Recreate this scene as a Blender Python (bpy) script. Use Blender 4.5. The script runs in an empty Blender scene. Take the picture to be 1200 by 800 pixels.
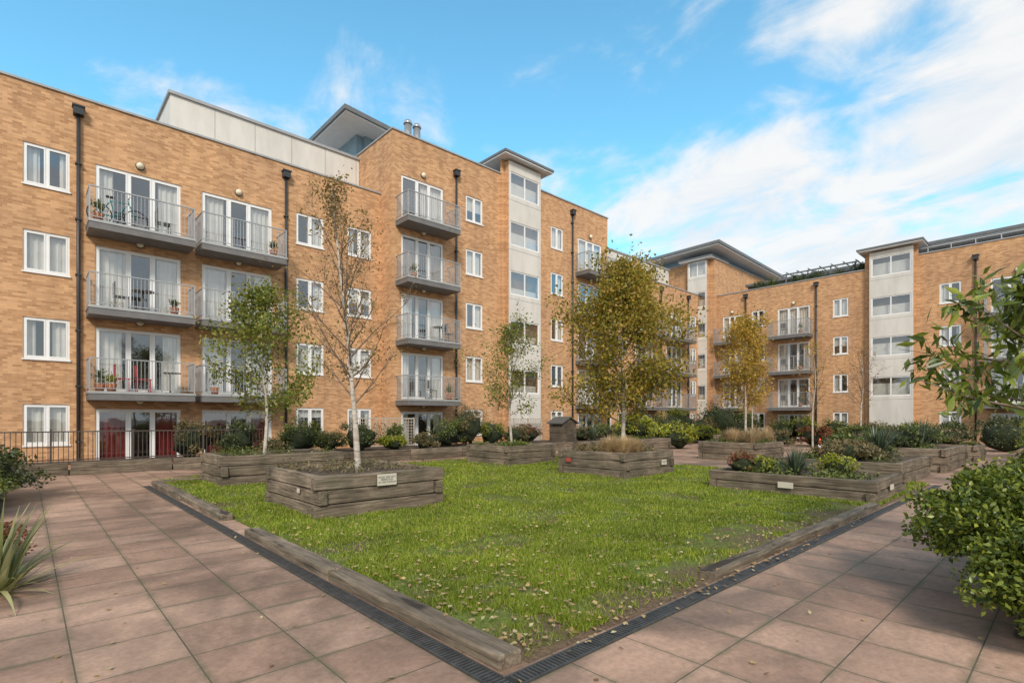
import bpy, math, random
import numpy as np
from mathutils import Vector, noise
random.seed(7)
rng = np.random.default_rng(7)
scene = bpy.context.scene
COL = scene.collection

# ---------------------------------------------------------------- mesh helpers
def empty(name, loc=(0, 0, 0)):
    e = bpy.data.objects.new(name, None)
    e.location = loc
    e.empty_display_size = 0.3
    COL.objects.link(e)
    return e

def finish(name, V, me, mats, parent=None):
    o = bpy.data.objects.new(name, me)
    for m in mats:
        me.materials.append(m)
    COL.objects.link(o)
    return o

def fast(name, V, F, mats, parent=None, midx=None, smooth=False):
    V = np.asarray(V, dtype=np.float64).reshape(-1, 3)
    F = np.asarray(F, dtype=np.int32)
    k = F.shape[1]
    lo, hi = V.min(0), V.max(0)
    org = np.array([(lo[0] + hi[0]) / 2, (lo[1] + hi[1]) / 2, lo[2]])
    V = V - org
    me = bpy.data.meshes.new(name)
    me.vertices.add(len(V))
    me.vertices.foreach_set('co', V.astype(np.float32).ravel())
    me.loops.add(F.size)
    me.loops.foreach_set('vertex_index', F.ravel())
    me.polygons.add(len(F))
    me.polygons.foreach_set('loop_start', np.arange(len(F), dtype=np.int32) * k)
    if midx is not None:
        me.polygons.foreach_set('material_index', np.asarray(midx, dtype=np.int32))
    me.update(calc_edges=True)
    me.validate()
    if smooth:
        me.polygons.foreach_set('use_smooth', np.ones(len(me.polygons), dtype=bool))
    o = finish(name, V, me, mats)
    o.location = org
    if parent is not None:
        o.parent = parent
        o.location = Vector(org) - parent.location
    return o

class MB:
    def __init__(s):
        s.v = []; s.f = []; s.m = []; s.sm = []
    def hexa(s, p, mat=0):
        b = len(s.v)
        s.v += [tuple(q) for q in p]
        for f in ((0, 3, 2, 1), (4, 5, 6, 7), (0, 1, 5, 4), (1, 2, 6, 5), (2, 3, 7, 6), (3, 0, 4, 7)):
            s.f.append(tuple(b + i for i in f)); s.m.append(mat); s.sm.append(False)
    def box(s, x0, x1, y0, y1, z0, z1, mat=0):
        s.hexa([(x0, y0, z0), (x1, y0, z0), (x1, y1, z0), (x0, y1, z0),
                (x0, y0, z1), (x1, y0, z1), (x1, y1, z1), (x0, y1, z1)], mat)
    def face(s, pts, mat=0):
        b = len(s.v)
        s.v += [tuple(q) for q in pts]
        s.f.append(tuple(range(b, b + len(pts)))); s.m.append(mat); s.sm.append(False)
    def tube(s, pts, rad, seg=6, mat=0, closed=False, cap=True):
        pts = [Vector(p) for p in pts]
        n = len(pts)
        rings = []
        ref = Vector((0.3, 0.2, 1)).normalized()
        for i, p in enumerate(pts):
            if closed:
                t = pts[(i + 1) % n] - pts[i - 1]
            else:
                t = pts[min(i + 1, n - 1)] - pts[max(i - 1, 0)]
            if t.length < 1e-9: t = Vector((0, 0, 1))
            t.normalize()
            rf = ref if abs(t.dot(ref)) < 0.95 else Vector((1, 0, 0))
            u = t.cross(rf).normalized(); w = t.cross(u)
            r = rad[i] if hasattr(rad, '__len__') else rad
            b = len(s.v)
            for k in range(seg):
                a = 2 * math.pi * k / seg
                s.v.append(tuple(p + u * (r * math.cos(a)) + w * (r * math.sin(a))))
            rings.append(b)
        m = n if closed else n - 1
        for i in range(m):
            a, b = rings[i], rings[(i + 1) % n]
            for k in range(seg):
                k2 = (k + 1) % seg
                s.f.append((a + k, a + k2, b + k2, b + k)); s.m.append(mat); s.sm.append(True)
        if cap and not closed:
            s.f.append(tuple(rings[0] + k for k in range(seg))[::-1]); s.m.append(mat); s.sm.append(False)
            s.f.append(tuple(rings[-1] + k for k in range(seg))); s.m.append(mat); s.sm.append(False)
    def blob(s, c, r, mat=0, nu=14, nv=9, amp=0.15, sc=2.0):
        b = len(s.v)
        for j in range(nv + 1):
            ph = math.pi * j / nv
            for i in range(nu):
                th = 2 * math.pi * i / nu
                d = Vector((math.sin(ph) * math.cos(th), math.sin(ph) * math.sin(th), math.cos(ph)))
                k = 1 + amp * noise.noise(d * sc + Vector(c))
                s.v.append((c[0] + d.x * r[0] * k, c[1] + d.y * r[1] * k, c[2] + d.z * r[2] * k))
        for j in range(nv):
            for i in range(nu):
                i2 = (i + 1) % nu
                s.f.append((b + j * nu + i, b + j * nu + i2, b + (j + 1) * nu + i2, b + (j + 1) * nu + i)); s.m.append(mat); s.sm.append(True)
    def build(s, name, mats, parent=None, bevel=0):
        if not s.v: return None
        V = np.array(s.v)
        lo, hi = V.min(0), V.max(0)
        org = np.array([(lo[0] + hi[0]) / 2, (lo[1] + hi[1]) / 2, lo[2]])
        me = bpy.data.meshes.new(name)
        me.from_pydata([tuple(q) for q in (V - org)], [], s.f)
        me.polygons.foreach_set('material_index', s.m)
        me.polygons.foreach_set('use_smooth', s.sm)
        me.update()
        o = finish(name, V, me, mats)
        o.location = org
        if parent is not None:
            o.parent = parent
            o.location = Vector(org) - parent.location
        if bevel:
            md = o.modifiers.new('bevel', 'BEVEL'); md.width = bevel; md.segments = 2; md.limit_method = 'ANGLE'
        return o

# ---------------------------------------------------------------- materials
class NT:
    def __init__(s, name):
        s.mat = bpy.data.materials.new(name); s.mat.use_nodes = True
        s.nt = s.mat.node_tree; s.n = s.nt.nodes; s.l = s.nt.links
        s.bsdf = s.n['Principled BSDF']; s.out = s.n['Material Output']
    def new(s, t, **kw):
        nd = s.n.new(t)
        for k, v in kw.items(): setattr(nd, k, v)
        return nd
    def link(s, a, b): s.l.new(a, b)
    def pos(s, scale=(1, 1, 1), loc=(0, 0, 0)):
        g = s.new('ShaderNodeNewGeometry'); m = s.new('ShaderNodeMapping')
        m.inputs['Scale'].default_value = scale; m.inputs['Location'].default_value = loc
        s.link(g.outputs['Position'], m.inputs['Vector']); return m.outputs[0]
    def noise(s, vec, scale, detail=4, rough=0.55, dist=0):
        nn = s.new('ShaderNodeTexNoise'); nn.inputs['Scale'].default_value = scale
        nn.inputs['Detail'].default_value = detail; nn.inputs['Roughness'].default_value = rough
        nn.inputs['Distortion'].default_value = dist
        if vec is not None: s.link(vec, nn.inputs['Vector'])
        return nn.outputs['Fac']
    def ramp(s, fac, stops):
        r = s.new('ShaderNodeValToRGB'); cr = r.color_ramp
        while len(cr.elements) < len(stops): cr.elements.new(0.5)
        for e, (p, c) in zip(cr.elements, stops):
            e.position = p; e.color = (c[0], c[1], c[2], 1) if hasattr(c, '__len__') else (c, c, c, 1)
        s.link(fac, r.inputs[0]); return r.outputs[0]
    def mix(s, fac, a, b, blend='MIX'):
        m = s.new('ShaderNodeMix', data_type='RGBA', blend_type=blend)
        for sock, val in ((m.inputs[0], fac), (m.inputs[6], a), (m.inputs[7], b)):
            if hasattr(val, 'is_linked') or hasattr(val, 'links'): s.link(val, sock)
            elif hasattr(val, '__len__'): sock.default_value = (val[0], val[1], val[2], 1)
            else: sock.default_value = val
        return m.outputs[2]
    def math(s, op, a, b):
        m = s.new('ShaderNodeMath', operation=op)
        for i, v in enumerate((a, b)):
            if hasattr(v, 'links'): s.link(v, m.inputs[i])
            else: m.inputs[i].default_value = v
        return m.outputs[0]
    def bump(s, h, strength=0.3, dist=0.01):
        b = s.new('ShaderNodeBump'); b.inputs['Strength'].default_value = strength; b.inputs['Distance'].default_value = dist
        s.link(h, b.inputs['Height']); s.link(b.outputs[0], s.bsdf.inputs['Normal'])

def simple(name, col, rough=0.6, metal=0, var=0.12, scale=3.0, bump=0.0):
    t = NT(name)
    f = t.noise(t.pos(), scale, 5)
    lo = tuple(c * (1 - var) for c in col); hi = tuple(min(1, c * (1 + var)) for c in col)
    t.link(t.ramp(f, [(0.3, lo), (0.7, hi)]), t.bsdf.inputs['Base Color'])
    t.bsdf.inputs['Roughness'].default_value = rough; t.bsdf.inputs['Metallic'].default_value = metal
    if bump: t.bump(f, bump, 0.01)
    return t.mat

def brick_mat():
    t = NT('buff_brick')
    g = t.new('ShaderNodeNewGeometry'); sp = t.new('ShaderNodeSeparateXYZ'); t.link(g.outputs['Position'], sp.inputs[0])
    ad = t.new('ShaderNodeMath', operation='ADD'); t.link(sp.outputs[0], ad.inputs[0]); t.link(sp.outputs[1], ad.inputs[1])
    cb = t.new('ShaderNodeCombineXYZ'); t.link(ad.outputs[0], cb.inputs[0]); t.link(sp.outputs[2], cb.inputs[1])
    br = t.new('ShaderNodeTexBrick'); t.link(cb.outputs[0], br.inputs['Vector'])
    br.inputs['Scale'].default_value = 1; br.inputs['Brick Width'].default_value = 0.225; br.inputs['Row Height'].default_value = 0.075
    br.inputs['Mortar Size'].default_value = 0.006; br.inputs['Mortar Smooth'].default_value = 0.3
    br.inputs['Color1'].default_value = (0.66, 0.375, 0.19, 1); br.inputs['Color2'].default_value = (0.41, 0.205, 0.09, 1)
    br.inputs['Mortar'].default_value = (0.46, 0.34, 0.23, 1)
    big = t.noise(cb.outputs[0], 0.35, 5, 0.6)
    c = t.mix(1.0, br.outputs['Color'], t.ramp(big, [(0.3, (0.88, 0.88, 0.90)), (0.7, (1.1, 1.08, 1.03))]), 'MULTIPLY')
    mp = t.new('ShaderNodeMapping'); mp.inputs['Scale'].default_value = (1.2, 0.1, 1); t.link(cb.outputs[0], mp.inputs[0])
    st = t.noise(mp.outputs[0], 1.5, 5, 0.6)
    c = t.mix(1.0, c, t.ramp(st, [(0.3, (0.84, 0.84, 0.84)), (0.55, (1.04, 1.04, 1.04))]), 'MULTIPLY')
    t.link(c, t.bsdf.inputs['Base Color']); t.bsdf.inputs['Roughness'].default_value = 0.9
    t.bump(br.outputs['Fac'], -0.25, 0.006)
    return t.mat

def paving_mat():
    t = NT('red_concrete_paving')
    v = t.pos((1, 1, 1), (-2.03 + 0.6 * 100, -2.28 + 0.6 * 100, 0))
    def bt(ms, smooth):
        br = t.new('ShaderNodeTexBrick'); br.offset = 0; br.squash = 1; t.link(v, br.inputs['Vector'])
        br.inputs['Scale'].default_value = 1; br.inputs['Brick Width'].default_value = 0.6; br.inputs['Row Height'].default_value = 0.6
        br.inputs['Mortar Size'].default_value = ms; br.inputs['Mortar Smooth'].default_value = smooth
        return br
    br = bt(0.005, 0.2)
    br.inputs['Color1'].default_value = (0.49, 0.315, 0.225, 1); br.inputs['Color2'].default_value = (0.355, 0.215, 0.15, 1)
    br.inputs['Mortar'].default_value = (0.11, 0.09, 0.055, 1)
    wide = bt(0.06, 1.0)
    p = t.pos()
    a = t.noise(p, 1.1, 6, 0.68, 0.5); b = t.noise(p, 22, 5, 0.7); c2 = t.noise(p, 0.38, 5, 0.62, 0.7)
    c = t.mix(1, br.outputs['Color'], t.ramp(a, [(0.32, (0.68, 0.67, 0.66)), (0.62, (1.12, 1.1, 1.08))]), 'MULTIPLY')
    c = t.mix(1, c, t.ramp(b, [(0.3, (0.78, 0.78, 0.78)), (0.7, (1.14, 1.14, 1.14))]), 'MULTIPLY')
    c = t.mix(1, c, t.ramp(c2, [(0.40, (0.54, 0.55, 0.54)), (0.53, (1.0, 1.0, 1.0))]), 'MULTIPLY')
    m1 = t.noise(p, 2.3, 5, 0.7, 0.3)
    mk = t.math('MULTIPLY', wide.outputs['Fac'], t.ramp(m1, [(0.40, 0.0), (0.60, 0.65)]))
    c = t.mix(mk, c, (0.115, 0.105, 0.055))
    spots = t.noise(p, 60, 2, 0.5)
    c = t.mix(t.ramp(spots, [(0.65, 0.0), (0.71, 0.5)]), c, (0.13, 0.10, 0.08))
    t.link(c, t.bsdf.inputs['Base Color'])
    t.link(t.ramp(c2, [(0.38, 0.55), (0.55, 0.9)]), t.bsdf.inputs['Roughness'])
    inv = t.math('SUBTRACT', 1.0, br.outputs['Fac'])
    ad = t.new('ShaderNodeMath', operation='MULTIPLY_ADD'); t.link(b, ad.inputs[0]); ad.inputs[1].default_value = 0.2; t.link(inv, ad.inputs[2])
    t.bump(ad.outputs[0], 0.5, 0.006)
    return t.mat

def wood_mat(name, axis, dark=1.0):
    t = NT(name)
    sc = (0.6, 9, 9) if axis == 'X' else ((9, 0.6, 9) if axis == 'Y' else (9, 9, 0.6))
    g = t.noise(t.pos(sc), 3.0, 7, 0.65, 0.6)
    sc2 = (0.5, 3, 22) if axis == 'X' else ((3, 0.5, 22) if axis == 'Y' else (22, 22, 0.5))
    cr = t.noise(t.pos(sc2), 2.0, 3, 0.5, 0.4)
    big = t.noise(t.pos(), 1.6, 4, 0.6); moss = t.noise(t.pos(), 3.3, 5, 0.65)
    k = dark
    c = t.ramp(g, [(0.25, (0.07 * k, 0.052 * k, 0.038 * k)), (0.5, (0.21 * k, 0.165 * k, 0.12 * k)), (0.75, (0.38 * k, 0.315 * k, 0.245 * k))])
    c = t.mix(1, c, t.ramp(big, [(0.3, (0.5, 0.52, 0.5)), (0.7, (1.2, 1.17, 1.14))]), 'MULTIPLY')
    c = t.mix(t.ramp(moss, [(0.56, 0.0), (0.72, 0.5)]), c, (0.10, 0.105, 0.05))
    c = t.mix(t.ramp(cr, [(0.33, 0.9), (0.40, 0.0)]), c, (0.03, 0.022, 0.016))
    isl = t.new('ShaderNodeNewGeometry')
    c = t.mix(1, c, t.ramp(isl.outputs['Random Per Island'], [(0.0, (0.68, 0.65, 0.61)), (1.0, (1.15, 1.13, 1.12))]), 'MULTIPLY')
    t.link(c, t.bsdf.inputs['Base Color']); t.bsdf.inputs['Roughness'].default_value = 0.9
    t.bump(g, 0.8, 0.016)
    return t.mat

def leaf_mat(name, cols, transl=0.35, rough=0.5, patch=1.0):
    t = NT(name)
    g = t.new('ShaderNodeNewGeometry')
    st = [(i / max(1, len(cols) - 1), c) for i, c in enumerate(cols)]
    c = t.ramp(g.outputs['Random Per Island'], st)
    n = t.noise(t.pos(), patch, 4, 0.6)
    c = t.mix(1, c, t.ramp(n, [(0.3, (0.65, 0.68, 0.65)), (0.7, (1.25, 1.2, 1.1))]), 'MULTIPLY')
    t.link(c, t.bsdf.inputs['Base Color']); t.bsdf.inputs['Roughness'].default_value = rough
    tr = t.new('ShaderNodeBsdfTranslucent'); t.link(c, tr.inputs['Color'])
    mx = t.new('ShaderNodeMixShader'); mx.inputs[0].default_value = transl
    t.link(t.bsdf.outputs[0], mx.inputs[1]); t.link(tr.outputs[0], mx.inputs[2]); t.link(mx.outputs[0], t.out.inputs['Surface'])
    return t.mat

def glass_mat():
    t = NT('window_glass')
    gl = t.new('ShaderNodeBsdfGlossy'); gl.inputs['Roughness'].default_value = 0.02; gl.inputs['Color'].default_value = (0.9, 0.95, 1, 1)
    n = t.noise(t.pos(), 0.9, 2); b = t.new('ShaderNodeBump'); b.inputs['Strength'].default_value = 0.06; b.inputs['Distance'].default_value = 0.05
    t.link(n, b.inputs['Height']); t.link(b.outputs[0], gl.inputs['Normal'])
    tr = t.new('ShaderNodeBsdfTransparent'); tr.inputs['Color'].default_value = (0.88, 0.9, 0.9, 1)
    lw = t.new('ShaderNodeLayerWeight'); lw.inputs['Blend'].default_value = 0.25
    mr = t.new('ShaderNodeMapRange'); mr.inputs['To Min'].default_value = 0.18; mr.inputs['To Max'].default_value = 0.8
    t.link(lw.outputs['Facing'], mr.inputs['Value'])
    mx = t.new('ShaderNodeMixShader'); t.link(mr.outputs[0], mx.inputs[0]); t.link(tr.outputs[0], mx.inputs[1]); t.link(gl.outputs[0], mx.inputs[2])
    t.link(mx.outputs[0], t.out.inputs['Surface'])
    return t.mat

def birch_mat():
    t = NT('birch_bark')
    n = t.noise(t.pos((3, 3, 28)), 1.5, 3, 0.6, 0.3); n2 = t.noise(t.pos((4, 4, 4)), 2.0, 4)
    c = t.ramp(n, [(0.32, (0.07, 0.05, 0.04)), (0.42, (0.46, 0.40, 0.33)), (0.7, (0.60, 0.55, 0.48))])
    c = t.mix(t.ramp(n2, [(0.45, 0.0), (0.65, 0.6)]), c, (0.28, 0.2, 0.14))
    t.link(c, t.bsdf.inputs['Base Color']); t.bsdf.inputs['Roughness'].default_value = 0.75; t.bump(n, 0.3, 0.005)
    return t.mat

def lawn_soil():
    t = NT('lawn_soil')
    p = t.pos(); a = t.noise(p, 1.2, 5, 0.6, 0.4); b = t.noise(p, 30, 4, 0.7)
    c = t.ramp(a, [(0.4, (0.15, 0.20, 0.025)), (0.56, (0.13, 0.14, 0.03)), (0.66, (0.15, 0.10, 0.055))])
    sp = t.new('ShaderNodeSeparateXYZ'); t.link(p, sp.inputs[0])
    yy = t.math('SUBTRACT', sp.outputs[1], t.math('MULTIPLY', a, 1.6))
    mr = t.new('ShaderNodeMapRange'); t.link(yy, mr.inputs['Value']); mr.inputs['From Min'].default_value = 1.8; mr.inputs['From Max'].default_value = 2.4; mr.inputs['To Min'].default_value = 1; mr.inputs['To Max'].default_value = 0
    c = t.mix(mr.outputs[0], c, (0.17, 0.11, 0.065))
    c = t.mix(1, c, t.ramp(b, [(0.3, (0.5, 0.5, 0.5)), (0.7, (1.3, 1.3, 1.3))]), 'MULTIPLY')
    t.link(c, t.bsdf.inputs['Base Color']); t.bsdf.inputs['Roughness'].default_value = 1; t.bump(b, 1.0, 0.03)
    return t.mat

def panel_mat():
    t = NT('cream_render_panel')
    p = t.pos((1, 1, 0.25)); a = t.noise(p, 1.5, 6, 0.65)
    c = t.ramp(a, [(0.25, (0.54, 0.50, 0.45)), (0.6, (0.68, 0.64, 0.58))])
    t.link(c, t.bsdf.inputs['Base Color']); t.bsdf.inputs['Roughness'].default_value = 0.6
    return t.mat

M = dict(
    brick=brick_mat(), panel=panel_mat(), paving=paving_mat(), glass=glass_mat(),
    frame=simple('white_upvc', (0.80, 0.79, 0.77), 0.35, var=0.04),
    curtain=simple('curtain_cloth', (0.74, 0.69, 0.62), 0.9, var=0.1),
    curtain_d=simple('brown_curtain_cloth', (0.33, 0.26, 0.20), 0.9, var=0.15),
    curtain_r=simple('red_curtain_cloth', (0.22, 0.02, 0.02), 0.9, var=0.2),
    interior=simple('room_interior', (0.12, 0.10, 0.08), 0.9, var=0.6, scale=1.2),
    slab=simple('balcony_fascia_metal', (0.17, 0.16, 0.155), 0.55, 0.1, var=0.15),
    slabtop=simple('balcony_edge_metal', (0.42, 0.42, 0.41), 0.45, 0.3, var=0.1),
    rail=simple('galvanised_rail', (0.40, 0.40, 0.40), 0.4, 0.4, var=0.1),
    pipe=simple('black_downpipe', (0.035, 0.036, 0.04), 0.4, var=0.2),
    coping=simple('grey_coping', (0.36, 0.36, 0.36), 0.5, 0.2, var=0.1),
    lampglass=simple('lamp_cover', (0.75, 0.68, 0.5), 0.4),
    bluegrey=simple('blue_grey_cladding', (0.20, 0.29, 0.35), 0.5),
    soffit=simple('white_soffit', (0.72, 0.72, 0.72), 0.6, var=0.05),
    darkroof=simple('dark_fascia', (0.14, 0.145, 0.15), 0.5),
    louvre=simple('louvre_metal', (0.22, 0.24, 0.25), 0.4, 0.3),
    roof=simple('roof_membrane', (0.25, 0.25, 0.25), 0.9),
    woodx=wood_mat('weathered_sleeper_x', 'X'), woody=wood_mat('weathered_sleeper_y', 'Y'), woodz=wood_mat('dark_shed_timber', 'X', 0.6),
    soil=simple('bark_soil', (0.08, 0.055, 0.036), 1.0, var=0.5, scale=25, bump=0.8),
    ground=simple('rough_ground', (0.17, 0.15, 0.12), 1.0, var=0.3, scale=0.6),
    drain=simple('drain_grate_metal', (0.10, 0.095, 0.09), 0.5, 0.5, var=0.3, scale=12),
    drainpit=simple('drain_channel_dark', (0.025, 0.024, 0.02), 0.9),
    lawnsoil=lawn_soil(), birch=birch_mat(),
    bark=simple('brown_bark', (0.19, 0.13, 0.09), 0.9, var=0.4, scale=15, bump=0.5),
    fence=simple('brown_painted_railing', (0.075, 0.055, 0.045), 0.5, var=0.2),
    cone=simple('orange_cone_plastic', (0.75, 0.07, 0.03), 0.5), conew=simple('reflective_band', (0.8, 0.8, 0.8), 0.4),
    sign=simple('sign_plate', (0.58, 0.53, 0.43), 0.5, var=0.08), ink=simple('sign_lettering', (0.03, 0.03, 0.03), 0.6),
    redsign=simple('red_sign_plate', (0.40, 0.08, 0.06), 0.5),
    shedroof=simple('roof_felt', (0.09, 0.085, 0.08), 0.9, scale=10),
    terracotta=simple('terracotta', (0.35, 0.13, 0.06), 0.8), black=simple('black_rubber', (0.02, 0.02, 0.02), 0.5),
    bikeblue=simple('teal_cycle_paint', (0.02, 0.2, 0.2), 0.3), greypl=simple('grey_furniture', (0.15, 0.15, 0.15), 0.5),
    redpl=simple('red_fabric', (0.45, 0.03, 0.05), 0.7), steel=simple('vent_steel', (0.5, 0.5, 0.5), 0.35, 0.7),
    trellis=simple('pale_trellis_wood', (0.45, 0.39, 0.32), 0.8),
)
L = dict(
    grass=leaf_mat('grass_blades', [(0.12, 0.18, 0.012), (0.21, 0.29, 0.02), (0.32, 0.40, 0.035), (0.46, 0.45, 0.10)], 0.38, 0.55, 0.9),
    golden=leaf_mat('leaves_golden_green', [(0.14, 0.16, 0.02), (0.30, 0.26, 0.03), (0.46, 0.34, 0.045), (0.42, 0.25, 0.04), (0.24, 0.25, 0.04)], 0.4),
    yellow=leaf_mat('leaves_yellow', [(0.50, 0.31, 0.035), (0.6, 0.42, 0.07), (0.42, 0.25, 0.03), (0.33, 0.28, 0.05)], 0.4),
    green=leaf_mat('leaves_green', [(0.09, 0.13, 0.02), (0.17, 0.22, 0.03), (0.28, 0.31, 0.05), (0.36, 0.30, 0.06)], 0.38),
    birchbrown=leaf_mat('leaves_birch_autumn', [(0.2, 0.13, 0.04), (0.34, 0.24, 0.07), (0.32, 0.19, 0.07), (0.22, 0.20, 0.06)], 0.3),
    dark=leaf_mat('leaves_dark', [(0.035, 0.05, 0.015), (0.065, 0.09, 0.025), (0.11, 0.13, 0.035)], 0.2, 0.4),
    mid=leaf_mat('leaves_mid', [(0.055, 0.08, 0.02), (0.12, 0.15, 0.03), (0.20, 0.23, 0.05)], 0.25, 0.45),
    lime=leaf_mat('leaves_lime', [(0.18, 0.22, 0.02), (0.34, 0.38, 0.04), (0.50, 0.46, 0.05)], 0.35),
    olive=leaf_mat('leaves_olive_brown', [(0.11, 0.085, 0.04), (0.20, 0.155, 0.065), (0.25, 0.19, 0.10), (0.12, 0.13, 0.04)], 0.25),
    red=leaf_mat('leaves_red', [(0.17, 0.045, 0.025), (0.24, 0.09, 0.04), (0.13, 0.11, 0.03)], 0.25),
    shrubnear=leaf_mat('laurel_leaves', [(0.05, 0.08, 0.012), (0.11, 0.155, 0.02), (0.21, 0.26, 0.035), (0.35, 0.38, 0.06)], 0.3, 0.35, 2.5),
    straw=leaf_mat('straw_grass', [(0.46, 0.32, 0.18), (0.68, 0.52, 0.32), (0.36, 0.24, 0.13)], 0.3),
    flax=leaf_mat('flax_blades', [(0.12, 0.14, 0.04), (0.26, 0.27, 0.10), (0.52, 0.48, 0.26)], 0.2, 0.35),
    flaxd=leaf_mat('flax_dark_blades', [(0.03, 0.05, 0.03), (0.08, 0.11, 0.07), (0.17, 0.2, 0.13)], 0.15, 0.35),
    fallen=leaf_mat('fallen_leaf', [(0.32, 0.18, 0.07), (0.50, 0.36, 0.17), (0.22, 0.12, 0.06), (0.56, 0.48, 0.28)], 0.1, 0.7),
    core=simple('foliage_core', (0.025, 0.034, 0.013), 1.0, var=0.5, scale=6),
)

# ---------------------------------------------------------------- facade toolkit
class Fr:
    def __init__(s, ax, c): s.ax = ax; s.c = c
    def P(s, a, d, z):
        return (a, s.c - d, z) if s.ax == 'Y' else (s.c - d, a, z)
def fbox(mb, fr, a0, a1, d0, d1, z0, z1, mat=0):
    P = fr.P
    mb.hexa([P(a0, d0, z0), P(a1, d0, z0), P(a1, d1, z0), P(a0, d1, z0), P(a0, d0, z1), P(a1, d0, z1), P(a1, d1, z1), P(a0, d1, z1)], mat)
def fquad(mb, fr, a0, a1, d, z0, z1, mat=0):
    P = fr.P
    mb.face([P(a0, d, z0), P(a1, d, z0), P(a1, d, z1), P(a0, d, z1)], mat)

PARTS = ['brick_walls', 'render_panels', 'window_frames', 'window_glass', 'curtains', 'room_interiors', 'balcony_slabs',
         'balcony_railings', 'downpipes', 'copings', 'wall_lamps', 'roofs']
PM = {'brick_walls': ['brick'], 'render_panels': ['panel', 'bluegrey', 'louvre'], 'window_frames': ['frame'], 'window_glass': ['glass'],
      'curtains': ['curtain', 'curtain_d', 'curtain_r'], 'room_interiors': ['interior'], 'balcony_slabs': ['slab', 'slabtop'],
      'balcony_railings': ['rail'], 'downpipes': ['pipe'], 'copings': ['coping'], 'wall_lamps': ['lampglass', 'pipe'],
      'roofs': ['roof', 'soffit', 'darkroof', 'steel']}
def newB(): return {k: MB() for k in PARTS}
def buildB(B, name, loc):
    e = empty(name, loc)
    for k in PARTS: B[k].build(k, [M[x] for x in PM[k]], e)
    return e

def wall(mb, fr, a0, a1, z0, z1, ops, depth=0.14, d=0.0, mat=0):
    As = sorted(set([a0, a1] + [v for o in ops for v in (o[0], o[1]) if a0 < v < a1]))
    Zs = sorted(set([z0, z1] + [v for o in ops for v in (o[2], o[3]) if z0 < v < z1]))
    for i in range(len(As) - 1):
        for j in range(len(Zs) - 1):
            ca = (As[i] + As[i + 1]) / 2; cz = (Zs[j] + Zs[j + 1]) / 2
            if any(o[0] < ca < o[1] and o[2] < cz < o[3] for o in ops): continue
            fquad(mb, fr, As[i], As[i + 1], d, Zs[j], Zs[j + 1], mat)
    P = fr.P
    for o in ops:
        a, b, c, e = o[:4]
        mb.face([P(a, d, c), P(b, d, c), P(b, d - depth, c), P(a, d - depth, c)], mat)
        mb.face([P(a, d, e), P(b, d, e), P(b, d - depth, e), P(a, d - depth, e)], mat)
        mb.face([P(a, d, c), P(a, d, e), P(a, d - depth, e), P(a, d - depth, c)], mat)
        mb.face([P(b, d, c), P(b, d, e), P(b, d - depth, e), P(b, d - depth, c)], mat)

def curtain(mb, fr, a0, a1, d, z0, z1, mat=0):
    n = max(4, int((a1 - a0) / 0.035)); P = fr.P; prev = None; ph = random.random() * 6
    for i in range(n + 1):
        a = a0 + (a1 - a0) * i / n
        dd = d + 0.025 * math.sin(i * 1.3 + ph) + 0.01 * math.sin(i * 3.1)
        if prev: mb.face([P(prev[0], prev[1], z0), P(a, dd, z0), P(a, dd, z1), P(prev[0], prev[1], z1)], mat)
        prev = (a, dd)

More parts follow.
